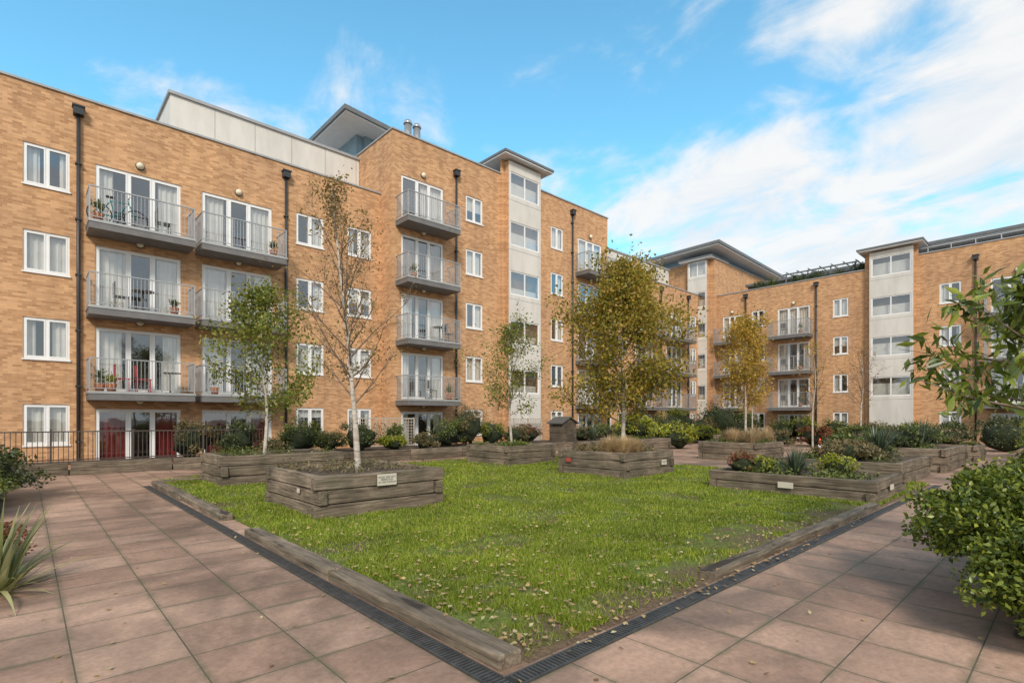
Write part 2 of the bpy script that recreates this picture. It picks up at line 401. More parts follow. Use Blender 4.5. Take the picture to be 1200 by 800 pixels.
def glazing(B, fr, a0, a1, z0, z1, panes, d=-0.07, trans=None, dressing=None, fw=0.055, sill=True):
    F = B['window_frames']; G = B['window_glass']
    df, db = d + 0.035, d - 0.035
    fbox(F, fr, a0, a0 + fw, db, df, z0, z1); fbox(F, fr, a1 - fw, a1, db, df, z0, z1)
    fbox(F, fr, a0 + fw, a1 - fw, db, df, z0, z0 + fw); fbox(F, fr, a0 + fw, a1 - fw, db, df, z1 - fw, z1)
    w = (a1 - a0 - 2 * fw)
    xs = [a0 + fw + w * p for p in panes]
    for x in xs[1:-1]:
        fbox(F, fr, x - fw * 0.55, x + fw * 0.55, db, df - 0.004, z0 + fw, z1 - fw)
    sf = 0.04
    for i in range(len(xs) - 1):
        l = xs[i] + (0 if i == 0 else fw * 0.55); r = xs[i + 1] - (0 if i == len(xs) - 2 else fw * 0.55)
        b, t = z0 + fw, z1 - fw
        dd = df + 0.008
        fbox(F, fr, l, l + sf, db + 0.02, dd, b, t); fbox(F, fr, r - sf, r, db + 0.02, dd, b, t)
        fbox(F, fr, l + sf, r - sf, db + 0.02, dd, b, b + sf); fbox(F, fr, l + sf, r - sf, db + 0.02, dd, t - sf, t)
        if trans: fbox(F, fr, l + sf, r - sf, db + 0.02, dd - 0.004, b + (t - b) * trans - 0.02, b + (t - b) * trans + 0.02)
        fquad(G, fr, l + sf - 0.005, r - sf + 0.005, d, b + sf - 0.005, t - sf + 0.005)
    if sill: fbox(F, fr, a0 - 0.03, a1 + 0.03, -0.03, 0.045, z0 - 0.05, z0 - 0.003)
    R = B['room_interiors']; P = fr.P
    fquad(R, fr, a0 - 0.3, a1 + 0.3, -1.1, z0 - 0.3, z1 + 0.3)
    R.face([P(a0 - 0.3, -1.1, z0 - 0.05), P(a1 + 0.3, -1.1, z0 - 0.05), P(a1 + 0.3, -0.15, z0 - 0.05), P(a0 - 0.3, -0.15, z0 - 0.05)])
    R.face([P(a0 - 0.3, -1.1, z1 + 0.1), P(a1 + 0.3, -1.1, z1 + 0.1), P(a1 + 0.3, -0.15, z1 + 0.1), P(a0 - 0.3, -0.15, z1 + 0.1)])
    R.face([P(a0 - 0.3, -1.1, z0 - 0.1), P(a0 - 0.3, -0.15, z0 - 0.1), P(a0 - 0.3, -0.15, z1 + 0.1), P(a0 - 0.3, -1.1, z1 + 0.1)])
    R.face([P(a1 + 0.3, -1.1, z0 - 0.1), P(a1 + 0.3, -0.15, z0 - 0.1), P(a1 + 0.3, -0.15, z1 + 0.1), P(a1 + 0.3, -1.1, z1 + 0.1)])
    C = B['curtains']; q = random.random() if dressing is None else dressing
    if q < 0.35: curtain(C, fr, a0 + 0.03, a1 - 0.03, -0.2, z0 + 0.03, z1 - 0.03, 0)
    elif q < 0.6:
        e = a0 + (a1 - a0) * random.uniform(0.2, 0.38); f = a1 - (a1 - a0) * random.uniform(0.2, 0.38)
        m = 0 if random.random() < 0.7 else 1
        curtain(C, fr, a0, e, -0.2, z0, z1, m); curtain(C, fr, f, a1, -0.2, z0, z1, m)
    elif q < 0.75:
        zz = z1 - (z1 - z0) * random.uniform(0.3, 0.6)
        fquad(C, fr, a0, a1, -0.17, zz, z1, 0)
    elif q < 0.88:
        f = a1 - (a1 - a0) * random.uniform(0.3, 0.6)
        curtain(C, fr, f, a1, -0.2, z0, z1, 0 if random.random() < 0.6 else 1)
    elif q > 1.5:
        e = a0 + (a1 - a0) * 0.42; f = a1 - (a1 - a0) * 0.3
        curtain(C, fr, a0, e, -0.2, z0, z1, 2); curtain(C, fr, f, a1, -0.2, z0, z1, 2)

FH = 2.78
def zc(k): return 1.4 + FH * k
def zf(k): return -0.28 + FH * k
def balcony(B, fr, a0, a1, z, proj=1.1):
    S = B['balcony_slabs']; R = B['balcony_railings']
    fbox(S, fr, a0, a1, 0.004, proj, z - 0.30, z - 0.09, 0)
    fbox(S, fr, a0 - 0.02, a1 + 0.02, 0.004, proj + 0.02, z - 0.088, z - 0.01, 1)
    top = z + 1.08
    fbox(R, fr, a0, a1, proj - 0.05, proj, top - 0.035, top)
    fbox(R, fr, a0, a1, proj - 0.045, proj - 0.01, z + 0.07, z + 0.095)
    for a in (a0, a1 - 0.045):
        fbox(R, fr, a, a + 0.045, 0.02, proj - 0.052, top - 0.035, top)
        fbox(R, fr, a + 0.005, a + 0.035, 0.02, proj - 0.052, z + 0.07, z + 0.095)
    n = 3
    for i in range(n + 1):
        a = a0 + (a1 - a0 - 0.045) * i / n
        fbox(R, fr, a, a + 0.04, proj - 0.047, proj - 0.004, z - 0.008, top - 0.037)
    nb = int((a1 - a0) / 0.105)
    for i in range(1, nb):
        a = a0 + (a1 - a0) * i / nb
        fbox(R, fr, a - 0.008, a + 0.008, proj - 0.036, proj - 0.02, z + 0.097, top - 0.037)
    nb = int(proj / 0.105)
    for i in range(1, nb):
        dd = proj * i / nb
        for a in (a0 + 0.02, a1 - 0.025):
            fbox(R, fr, a - 0.008, a + 0.008, dd - 0.008, dd + 0.008, z + 0.097, top - 0.037)

def downpipe(B, fr, a, ztop):
    mb = B['downpipes']; P = fr.P
    mb.tube([P(a, 0.09, -0.4), P(a, 0.09, ztop - 0.3)], 0.055, 8)
    fbox(mb, fr, a - 0.14, a + 0.14, 0.004, 0.25, ztop - 0.32, ztop - 0.08)
    fbox(mb, fr, a - 0.17, a + 0.17, 0.003, 0.28, ztop - 0.08, ztop - 0.03)
    z = 0.8
    while z < ztop - 0.6:
        fbox(mb, fr, a - 0.085, a + 0.085, 0.003, 0.155, z, z + 0.05); z += 1.85
def lamp(B, fr, a, z):
    c = fr.P(a, 0.06, z)
    B['wall_lamps'].blob(c, (0.12, 0.12, 0.12), 0, 12, 8, 0)
    B['wall_lamps'].tube([fr.P(a, 0.003, z), fr.P(a, 0.05, z)], 0.14, 12, 1)

def facade(B, fr, a0, a1, ztop, levels, wins, doors, balcs, zbase=-0.5, redk0=False):
    ops = []
    for k in range(levels):
        for (x, y) in wins: ops.append((x, y, zc(k) - 0.66, zc(k) + 0.66, 'w', k))
        for (x, y) in doors: ops.append((x, y, zf(k), zf(k) + 2.2, 'd', k))
    wall(B['brick_walls'], fr, a0, a1, zbase, ztop, ops)
    for o in ops:
        if o[4] == 'w': glazing(B, fr, o[0], o[1], o[2], o[3], [0, 0.5, 1])
        else:
            dr = None
            if redk0 and o[5] == 0: dr = 2.0
            elif random.random() < 0.75: dr = random.uniform(0.3, 0.6)
            glazing(B, fr, o[0], o[1], o[2], o[3], [0, 0.36, 0.66, 1], dressing=dr, sill=False, fw=0.07)
            lamp(B, fr, (o[0] + o[1]) / 2, o[3] + 0.3)
    for (x, y) in balcs:
        for k in range(1, levels): balcony(B, fr, x, y, zf(k))

def block_shell(B, x0, x1, y0, y1, zt, skip):
    W = B['brick_walls']; zb = -0.5
    if 'x0' not in skip: W.face([(x0, y0, zb), (x0, y1, zb), (x0, y1, zt), (x0, y0, zt)])
    if 'x1' not in skip: W.face([(x1, y0, zb), (x1, y1, zb), (x1, y1, zt), (x1, y0, zt)])
    if 'y0' not in skip: W.face([(x0, y0, zb), (x1, y0, zb), (x1, y0, zt), (x0, y0, zt)])
    if 'y1' not in skip: W.face([(x0, y1, zb), (x1, y1, zb), (x1, y1, zt), (x0, y1, zt)])
    B['roofs'].face([(x0, y0, zt - 0.02), (x1, y0, zt - 0.02), (x1, y1, zt - 0.02), (x0, y1, zt - 0.02)], 0)
    C = B['copings']; o = 0.05
    C.box(x0 - o, x1 + o, y0 - o, y0 + 0.35, zt, zt + 0.07)
    C.box(x0 - o, x1 + o, y1 - 0.35, y1 + o, zt, zt + 0.07)
    C.box(x0 - o, x0 + 0.35, y0 + 0.352, y1 - 0.352, zt, zt + 0.07)
    C.box(x1 - 0.35, x1 + o, y0 + 0.352, y1 - 0.352, zt, zt + 0.07)

def stair_bay(B, fr, a0, a1, proud, ztop, zwin, n, step):
    W = B['brick_walls']; Pn = B['render_panels']
    fbox(W, fr, a0, a1, 0.002, proud, -0.5, ztop)
    p0, p1 = a0 + 0.2, a1 - 0.35
    fr2 = Fr(fr.ax, fr.c - proud - 0.35)
    ops = [(p0 + 0.12, p1 - 0.12, zwin + step * k - 0.66, zwin + step * k + 0.66) for k in range(n)]
    wall(Pn, fr2, p0, p1, 0.1, ztop - 0.1, ops, 0.12)
    P = fr2.P
    for a in (p0, p1):
        W.face([P(a, 0, 0.1), P(a, -0.36, 0.1), P(a, -0.36, ztop - 0.1), P(a, 0, ztop - 0.1)])
    Pn.face([P(p0, 0, ztop - 0.1), P(p1, 0, ztop - 0.1), P(p1, -0.36, ztop - 0.1), P(p0, -0.36, ztop - 0.1)])
    for o in ops:
        F = B['window_frames']
        d = -0.06; fw = 0.07; m = o[0] + (o[1] - o[0]) * 0.5
        fbox(F, fr2, o[0], o[1], d - 0.03, d + 0.03, o[2], o[2] + fw); fbox(F, fr2, o[0], o[1], d - 0.03, d + 0.03, o[3] - fw, o[3])
        for a in (o[0], m - fw / 2, o[1] - fw): fbox(F, fr2, a, a + fw, d - 0.028, d + 0.032, o[2] + fw, o[3] - fw)
        fquad(B['window_glass'], fr2, o[0], o[1], d, o[2], o[3])
        fquad(B['room_interiors'], fr2, o[0] - 0.05, o[1] + 0.05, -0.33, o[2] - 0.05, o[3] + 0.05)
        fbox(B['curtains'], fr2, o[0], o[1], -0.31, -0.29, o[2], o[2] + random.uniform(0.4, 1.0), 0)
    z = zwin - 0.9
    while z < ztop - 0.5:
        fbox(B['copings'], fr2, p0, p1, -0.001, 0.006, z - 0.01, z + 0.01); z += step
    R = B['roofs']
    fbox(R, fr, a0 - 0.35, a1 + 0.3, -2.5, proud + 0.35 + 0.35, ztop + 0.02, ztop + 0.10, 1)
    fbox(R, fr, a0 - 0.4, a1 + 0.35, -2.5, proud + 0.35 + 0.4, ztop + 0.102, ztop + 0.22, 2)

# ---------------------------------------------------------------- LEFT WING
B = newB()
F1 = Fr('Y', 22.8)
facade(B, F1, -14, 12.5, 12.3, 4, [(-0.06, 1.08), (8.5, 9.7), (10.8, 12.0), (-3.2, -2.1)], [(1.75, 4.25), (4.95, 7.5), (-7.4, -4.9)],
       [(1.5, 4.5), (4.72, 7.72), (-7.7, -4.7)], redk0=True)
block_shell(B, -14, 12.49, 22.8, 34, 12.3, ('y0', 'x1'))
F2 = Fr('Y', 21.7)
facade(B, F2, 12.5, 28.75, 15.0, 5, [(16.77, 17.9), (23.2, 24.3)], [(12.95, 15.35), (25.7, 28.1)], [(12.65, 15.6), (25.45, 28.4)])
block_shell(B, 12.5, 28.75, 21.7, 34, 15.0, ('y0',))
F4 = Fr('Y', 22.8)
facade(B, F4, 28.76, 43.9, 12.3, 4, [(29.6, 30.7), (31.5, 32.6), (41.8, 42.8)], [(33.6, 36.0), (38, 40.4)], [(33.3, 36.4), (37.7, 40.8)])
block_shell(B, 28.76, 43.9, 22.8, 34, 12.3, ('y0', 'x0', 'x1'))
stair_bay(B, F2, 19.15, 22.2, 0.12, 15.75, 3.65, 5, 2.7)
for a, z, f in ((1.3, 12.0, F1), (8.05, 12.0, F1), (-3.8, 12.0, F1), (16.1, 14.2, F2), (25.1, 14.6, F2), (37.1, 12, F4), (41.3, 12, F4)):
    downpipe(B, f, a, z)
Pn = B['render_panels']; R = B['roofs']
Pn.box(4.3, 12.48, 25.0, 33, 12.2, 14.7, 0); B['copings'].box(4.22, 12.48, 24.92, 33.1, 14.7, 14.82)
Pn.box(28.77, 42, 25.0, 33, 12.2, 14.7, 0); B['copings'].box(28.77, 42.1, 24.92, 33.1, 14.7, 14.82)
for x in np.arange(5.9, 12.4, 1.6): B['copings'].box(x, x + 0.015, 24.985, 24.998, 12.4, 14.69)
B['wall_lamps'].box(8.3, 8.6, 24.7, 24.99, 13.0, 13.3, 1)
Pn.box(12.9, 17.5, 25.2, 33, 14.9, 16.2, 1)
R.hexa([(11.3, 24.0, 16.32), (18.2, 24.0, 15.75), (18.2, 31, 15.75), (11.3, 31, 16.32), (11.3, 24.0, 16.40), (18.2, 24.0, 15.83), (18.2, 31, 15.83), (11.3, 31, 16.40)], 1)
R.hexa([(11.2, 23.9, 16.405), (18.3, 23.9, 15.835), (18.3, 31.1, 15.835), (11.2, 31.1, 16.405), (11.2, 23.9, 16.62), (18.3, 23.9, 16.02), (18.3, 31.1, 16.02), (11.2, 31.1, 16.62)], 2)
Pn.box(12.52, 12.9, 25.4, 33, 14.9, 16.25, 1)
for x in (14.85, 15.4):
    R.tube([(x, 24.2, 14.9), (x, 24.2, 17.1)], 0.19, 12, 3); R.tube([(x, 24.2, 17.1), (x, 24.2, 17.16), (x, 24.2, 17.3)], [0.24, 0.24, 0.16], 12, 3)
left_wing = buildB(B, 'apartment_building', (14, 28, 0))

# ---------------------------------------------------------------- CORNER TOWER
B = newB()
FT = Fr('X', 43.5)
facade(B, FT, 21.5, 28.5, 15.3, 5, [(25.2, 26.2)], [], [])
block_shell(B, 43.5, 57, 21.5, 28.5, 15.3, ('x0',))
stair_bay(B, FT, 21.75, 24.1, 0.1, 15.3, 3.8, 5, 2.7)
B['render_panels'].box(43.9, 56.5, 21.9, 28, 15.35, 16.0, 1)
R = B['roofs']
R.hexa([(42.4, 20.6, 16.1), (57, 20.6, 15.6), (57, 28.6, 15.6), (42.4, 28.6, 15.95), (42.4, 20.6, 16.2), (57, 20.6, 15.7), (57, 28.6, 15.7), (42.4, 28.6, 16.05)], 1)
R.hexa([(42.3, 20.5, 16.21), (57.1, 20.5, 15.71), (57.1, 28.7, 15.71), (42.3, 28.7, 16.06), (42.3, 20.5, 16.45), (57.1, 20.5, 15.95), (57.1, 28.7, 15.95), (42.3, 28.7, 16.3)], 2)
B['render_panels'].box(44.3, 47, 29, 31, 15, 16.6, 1)
R.box(44, 47.3, 28.72, 31.3, 16.6, 16.8, 2)
tower = buildB(B, 'corner_tower_building', (50, 25, 0))

# ---------------------------------------------------------------- RIGHT WING
B = newB()
FR = Fr('X', 44.0)
facade(B, FR, 7.9, 21.49, 12.15, 4, [(17.5, 18.55), (11.6, 12.6)], [(14.15, 16.5), (19.3, 21.0)], [(13.95, 16.9), (19.15, 21.3)])
facade(B, FR, -16, 7.89, 12.55, 4, [(5.3, 6.4), (-2.2, -1.1), (-9, -7.9)], [(1.5, 3.9), (-5.8, -3.4)], [(1.2, 4.1), (-6, -3.1)])
block_shell(B, 44.0, 56, 7.9, 21.49, 12.15, ('x0', 'y1', 'y0'))
block_shell(B, 44.0, 56, -16, 7.89, 12.55, ('x0',))
stair_bay(B, FR, 7.5, 10.55, 0.1, 13.25, 3.8, 4, 2.77)
for a in (13.7, 19.0, 4.6, -6.5): downpipe(B, FR, a, 11.9)
Pn = B['render_panels']; R = B['roofs']
Pn.box(46.5, 55, -15, 7.4, 12.5, 13.3, 2)
for y in np.arange(-14.5, 7.2, 1.2):
    Pn.box(46.42, 46.49, y, y + 0.12, 12.5, 13.3, 0)
    B['window_glass'].face([(46.45, y + 0.13, 12.7), (46.45, y + 1.19, 12.7), (46.45, y + 1.19, 13.25), (46.45, y + 0.13, 13.25)])
R.box(45.2, 56, -16, 8.0, 13.3, 13.38, 1); R.box(45.1, 56.1, -16.1, 8.1, 13.382, 13.58, 2)
R.box(44.2, 44.26, -16, 7.4, 12.95, 13.0, 3)
for y in np.arange(-15.8, 7.4, 1.2): R.box(44.2, 44.25, y, y + 0.05, 12.62, 12.95, 3)
Pn.box(49, 55, 8.0, 21, 12.1, 13.6, 2)
R.box(48.4, 55.5, 10, 21.0, 13.6, 13.8, 2)
for y in (11.4, 13.0, 14.6, 16.2):
    R.box(45.0, 45.08, y, y + 0.08, 12.2, 13.1, 2); R.box(47.0, 47.08, y, y + 0.08, 12.2, 13.1, 2)
R.box(44.97, 45.07, 11.2, 16.5, 13.1, 13.2, 2); R.box(46.98, 47.1, 11.2, 16.5, 13.1, 13.2, 2)
for y in np.arange(11.3, 16.5, 0.8): R.box(44.7, 47.3, y, y + 0.05, 13.202, 13.27, 2)
right_wing = buildB(B, 'apartment_building', (50, 2, 0))

# ---------------------------------------------------------------- GROUND, PAVING, LAWN
mb = MB(); S = 600
mb.face([(-S, -S, -0.02), (S, -S, -0.02), (S, S, -0.02), (-S, S, -0.02)])
mb.build('ground', [M['ground']])
mb = MB(); mb.face([(-14, -14, 0), (43.9, -14, 0), (43.9, 22.7, 0), (-14, 22.7, 0)])
mb.build('paving', [M['paving']])

planters = {
    'p1': (3.33, 5.65, 8.05, 10.4, 0.69, 3), 'p0': (3.3, 6.2, 13.4, 15.3, 0.72, 3), 'p2': (11.8, 14.1, 13.0, 15.2, 0.66, 3),
    'p3': (11.45, 13.75, 8.05, 10.4, 0.69, 3), 'p4': (11.5, 13.85, 2.6, 5.8, 0.43, 2), 'p5': (14.9, 18.6, 2.9, 5.6, 0.55, 2),
    'p6': (19.7, 23.5, 2.7, 5.6, 0.7, 3), 'p7': (19.7, 22.0, 8.05, 10.4, 0.69, 3), 'p8': (19.7, 22.0, 13.0, 15.3, 0.69, 3),
    'p9': (28.0, 30.3, 11.6, 13.9, 0.69, 3), 'p10': (28.0, 30.5, 6.2, 8.3, 0.6, 3), 'p11': (25.5, 27.5, 2.6, 4.8, 0.6, 3)}
LX0, LX1, LY0, LY1 = 2.42, 16.0, 2.46, 16.2
def gz(x, y): return 0.035 + 0.03 * noise.noise(Vector((x * 0.6, y * 0.6, 0))) + 0.016 * noise.noise(Vector((x * 2.5, y * 2.5, 3)))
nx, ny = 110, 110
V = []
for j in range(ny + 1):
    for i in range(nx + 1):
        x = LX0 + (LX1 - LX0) * i / nx; y = LY0 + (LY1 - LY0) * j / ny
        z = gz(x, y)
        if i in (0, nx) or j in (0, ny): z = 0.004
        V.append((x, y, max(0.004, z)))
Fc = [(j * (nx + 1) + i, j * (nx + 1) + i + 1, (j + 1) * (nx + 1) + i + 1, (j + 1) * (nx + 1) + i) for j in range(ny) for i in range(nx)]
lawn = empty('lawn', (8, 8, 0))
fast('turf_ground', V, Fc, [M['lawnsoil']], lawn, smooth=True)
def lawn_pts(n, r0, r1):
    r = r0 * np.exp(rng.random(n) * math.log(r1 / r0)); th = np.radians(rng.uniform(4, 88, n))
    x = r * np.cos(th); y = r * np.sin(th)
    k = (x > LX0 - 0.03) & (x < LX1) & (y > LY0 + 0.03) & (y < LY1)
    for p in planters.values(): k &= ~((x > p[0] - 0.02) & (x < p[1] + 0.02) & (y > p[2] - 0.02) & (y < p[3] + 0.02))
    return x[k], y[k], r[k]
x, y, r = lawn_pts(560000, 3.0, 22)
nz = np.array([noise.noise(Vector((a * 1.1, b * 1.1, 5))) + 0.6 * noise.noise(Vector((a * 3.7, b * 3.7, 9))) for a, b in zip(x, y)])
edge = y - LY0
bare = ((nz > 0.22) & (rng.random(len(x)) < 0.74)) | ((edge < 0.65 + 0.9 * nz) & (rng.random(len(x)) < 0.86) & (x < 11)) | ((x - LX0 < 0.12 + 0.3 * nz) & (rng.random(len(x)) < 0.5))
x, y, r, nz = x[~bare], y[~bare], r[~bare], nz[~bare]
n = len(x)
gzv = np.array([max(0.004, gz(a, b)) for a, b in zip(x, y)])
w = 0.0042 * (r / 4.0) ** 0.85 * rng.uniform(0.7, 1.3, n); h = rng.uniform(0.025, 0.062, n) * (1 - 0.6 * np.clip(nz, -0.6, 0.8))
a = rng.uniform(0, 2 * math.pi, n); le = rng.uniform(0.1, 1.1, n) * h; la = rng.uniform(0, 2 * math.pi, n)
V = np.zeros((n, 3, 3))
V[:, 0, 0] = x - np.cos(a) * w; V[:, 0, 1] = y - np.sin(a) * w; V[:, 0, 2] = gzv - 0.004
V[:, 1, 0] = x + np.cos(a) * w; V[:, 1, 1] = y + np.sin(a) * w; V[:, 1, 2] = gzv - 0.004
V[:, 2, 0] = x + np.cos(la) * le; V[:, 2, 1] = y + np.sin(la) * le; V[:, 2, 2] = gzv + h
fast('grass', V.reshape(-1, 3), np.arange(3 * n).reshape(-1, 3), [L['grass']], lawn)

def unit(v): return v / (np.linalg.norm(v, axis=1, keepdims=True) + 1e-9)
def leaf_geo(Pt, size, aspect=0.55, up=0.4, fold=0.3, tdown=0.0, flat=False):
    n = len(Pt); t = rng.normal(size=(n, 3)); t[:, 2] -= tdown
    if flat: t[:, 2] *= 0.15
    t = unit(t)
    nn = rng.normal(size=(n, 3)); nn[:, 2] += up
    if flat: nn[:, 2] += 4
    nn = nn - t * (nn * t).sum(1, keepdims=True); nn = unit(nn); sd = np.cross(t, nn)
    s = (size * rng.uniform(0.6, 1.3, n))[:, None]
    V = np.zeros((n, 4, 3)); V[:, 0] = Pt; V[:, 2] = Pt + t * s
    V[:, 1] = Pt + t * s * 0.45 + sd * s * aspect * 0.5 + nn * s * fold * aspect * 0.5
    V[:, 3] = Pt + t * s * 0.45 - sd * s * aspect * 0.5 + nn * s * fold * aspect * 0.5
    b = (np.arange(n) * 4)[:, None]
    F = np.concatenate([b + np.array([[0, 1, 2]]), b + np.array([[0, 2, 3]])], 0)
    return V.reshape(-1, 3), F

# fallen leaves
x, y, r = lawn_pts(6800, 3.0, 20)
P = np.stack([x, y, np.array([max(0.004, gz(a, b)) for a, b in zip(x, y)]) + 0.048], 1)
xp = rng.uniform(-0.2, 14, 500); yp = rng.uniform(0.2, 16, 500); k = (xp < 2.3) | (yp < 2.3)
P = np.concatenate([P, np.stack([xp[k], yp[k], np.full(k.sum(), 0.012)], 1)])
ed = rng.uniform(2.6, 10, 300); P = np.concatenate([P, np.stack([ed, 2.3 + np.abs(rng.normal(0, 0.25, 300)), np.full(300, 0.03)], 1)])
V, F = leaf_geo(P, 0.044, 0.75, 0, 0.25, flat=True)
fast('fallen_leaves', V, F, [L['fallen']])

# timber edging
def sleeper(mb, x0, x1, y0, y1, z0, z1, mat):
    j = lambda s=0.008: random.uniform(-s, s)
    mb.hexa([(x0 + j(), y0 + j(), z0), (x1 + j(), y0 + j(), z0), (x1 + j(), y1 + j(), z0), (x0 + j(), y1 + j(), z0),
             (x0 + j(), y0 + j(), z1 + j(.006)), (x1 + j(), y0 + j(), z1 + j(.006)), (x1 + j(), y1 + j(), z1 + j(.006)), (x0 + j(), y1 + j(), z1 + j(.006))], mat)
WM = [M['woodx'], M['woody']]
mb = MB(); sleeper(mb, 2.2, 2.40, 2.5, 5.05, -0.01, 0.095, 1); sleeper(mb, 2.19, 2.385, 5.08, 7.75, -0.01, 0.10, 1)
sleeper(mb, 2.23, 2.42, 9.1, 11.9, -0.01, 0.10, 1); sleeper(mb, 2.2, 2.41, 11.93, 14.9, -0.01, 0.11, 1)
sleeper(mb, 2.24, 4.6, 15.1, 15.3, -0.01, 0.1, 0)
mb.build('timber_lawn_edging', WM, bevel=0.016)
mb = MB(); sleeper(mb, 5.0, 7.9, 2.46, 2.64, -0.01, 0.085, 0); sleeper(mb, 7.93, 11.2, 2.45, 2.63, -0.01, 0.09, 0)
mb.build('timber_lawn_edging', WM, bevel=0.016)

# drainage channels
mb = MB()
mb.face([(2.03, 2.14, 0.003), (2.17, 2.14, 0.003), (2.17, 15, 0.003), (2.03, 15, 0.003)], 1)
mb.face([(2.171, 2.28, 0.003), (16, 2.28, 0.003), (16, 2.42, 0.003), (2.171, 2.42, 0.003)], 1)
mb.box(2.03, 2.045, 2.28, 15, 0.0, 0.012); mb.box(2.155, 2.17, 2.43, 15, 0.0, 0.012)
mb.box(2.05, 16, 2.28, 2.295, 0.0, 0.0115); mb.box(2.172, 16, 2.405, 2.42, 0.0, 0.0115)
for yy in np.arange(2.32, 15, 0.034): mb.box(2.046, 2.154, yy, yy + 0.018, 0.0035, 0.011)
for xx in np.arange(2.2, 16, 0.034): mb.box(xx, xx + 0.018, 2.296, 2.404, 0.0035, 0.0105)
mb.build('drainage_channel', [M['drain'], M['drainpit']])

# ---------------------------------------------------------------- PLANTERS
for key, (x0, x1, y0, y1, h, nc) in planters.items():
    mb = MB(); ch = h / nc; T = 0.14; g = 0.012
    for c in range(nc):
        z0 = c * ch + (g if c else -0.01); z1 = (c + 1) * ch
        o = random.uniform(-0.012, 0.012)
        if c % 2 == 0:
            sleeper(mb, x0 - 0.05, x1 + 0.06, y0 + o, y0 + T + o, z0, z1, 0); sleeper(mb, x0 - 0.03, x1 + 0.03, y1 - T, y1, z0, z1, 0)
            sleeper(mb, x0 + 0.02, x0 + T, y0 + T + g + o, y1 - T - g, z0, z1, 1); sleeper(mb, x1 - T, x1, y0 + T + g, y1 - T - g, z0, z1, 1)
        else:
            sleeper(mb, x0 + o, x0 + T + o, y0 - 0.05, y1 + 0.03, z0, z1, 1); sleeper(mb, x1 - T, x1, y0 - 0.05, y1 + 0.03, z0, z1, 1)
            sleeper(mb, x0 + T + g + o, x1 - T - g, y0 + 0.01, y0 + T, z0, z1, 0); sleeper(mb, x0 + T + g, x1 - T - g, y1 - T, y1, z0, z1, 0)
    e = empty('timber_planter', ((x0 + x1) / 2, (y0 + y1) / 2, 0))
    mb.build('sleepers', WM, e, bevel=0.016)
    sb = MB(); N = 10
    for j in range(N):
        for i in range(N):
            q = []
            for (a, b) in ((i, j), (i + 1, j), (i + 1, j + 1), (i, j + 1)):
                xx = x0 + T - 0.02 + (x1 - x0 - 2 * T + 0.04) * a / N; yy = y0 + T - 0.02 + (y1 - y0 - 2 * T + 0.04) * b / N
                q.append((xx, yy, h - 0.07 + 0.05 * noise.noise(Vector((xx * 3, yy * 3, 0)))))
            sb.face(q)
    sb.build('soil', [M['soil']], e)
    m = 900 if key in ('p1', 'p0') else 1100
    cx = rng.uniform(x0 + T, x1 - T, 12); cy = rng.uniform(y0 + T, y1 - T, 12); ii = rng.integers(0, 12, m)
    P = np.stack([np.clip(cx[ii] + rng.normal(0, 0.16, m), x0 + T, x1 - T), np.clip(cy[ii] + rng.normal(0, 0.16, m), y0 + T, y1 - T), h - 0.05 + np.abs(rng.normal(0, 0.08, m))], 1)
    V, F = leaf_geo(P, 0.07 if key in ('p1', 'p0') else 0.1, 0.4)
    fast('ground_cover', V, F, [L['mid'] if key not in ('p1', 'p3') else L['olive']], e)

def bedwall(pts_boxes, name):
    mb = MB()
    for b in pts_boxes: sleeper(mb, *b)
    mb.build(name, WM, bevel=0.012)
bx = []
xx = -9.0
while xx < 6: bx += [(xx, xx + 2.45, 19.3, 19.45, 0, 0.17, 0), (xx + 0.02, xx + 2.44, 19.31, 19.46, 0.178, 0.35, 0)]; xx += 2.48
bx += [(5.9, 6.05, 17.6, 19.28, 0, 0.2, 1), (5.9, 6.05, 17.6, 19.28, 0.21, 0.42, 1)]
xx = 5.9
while xx < 25: bx += [(xx, xx + 2.45, 17.45, 17.58, 0, 0.2, 0), (xx - 0.02, xx + 2.44, 17.46, 17.59, 0.21, 0.42, 0)]; xx += 2.48
bedwall(bx, 'timber_bed_wall')
mb = MB()
mb.face([(-10, 19.46, 0.28), (5.9, 19.46, 0.28), (5.9, 21.3, 0.28), (-10, 21.3, 0.28)]); mb.face([(5.95, 17.55, 0.36), (25.6, 17.55, 0.36), (25.6, 21.0, 0.36), (5.95, 21.0, 0.36)])
mb.face([(-3.5, -4, 0.012), (-0.3, -4, 0.012), (-0.3, 19, 0.012), (-3.5, 19, 0.012)])
mb.face([(5.3, -4, 0.012), (30, -4, 0.012), (30, 0.35, 0.012), (5.3, 0.35, 0.012)])
mb.face([(25.6, 16.5, 0.02), (43.4, 16.5, 0.02), (43.4, 22.6, 0.02), (25.6, 22.6, 0.02)]); mb.face([(39.5, -4, 0.02), (43.9, -4, 0.02), (43.9, 16.4, 0.02), (39.5, 16.4, 0.02)])
mb.build('planting_bed_soil', [M['soil']])

# railing fence
mb = MB(); FY = 19.75
for xx in np.arange(-9, 6.2, 0.11): mb.box(xx, xx + 0.018, FY, FY + 0.018, 0.33, 1.2)
for xx in np.arange(-9, 6.2, 1.9): mb.box(xx, xx + 0.05, FY - 0.015, FY + 0.035, 0.28, 1.28)
mb.box(-9, 6.2, FY - 0.01, FY + 0.03, 1.2, 1.235); mb.box(-9, 6.2, FY - 0.01, FY + 0.03, 0.40, 0.43)
mb.build('metal_railing_fence', [M['fence']])

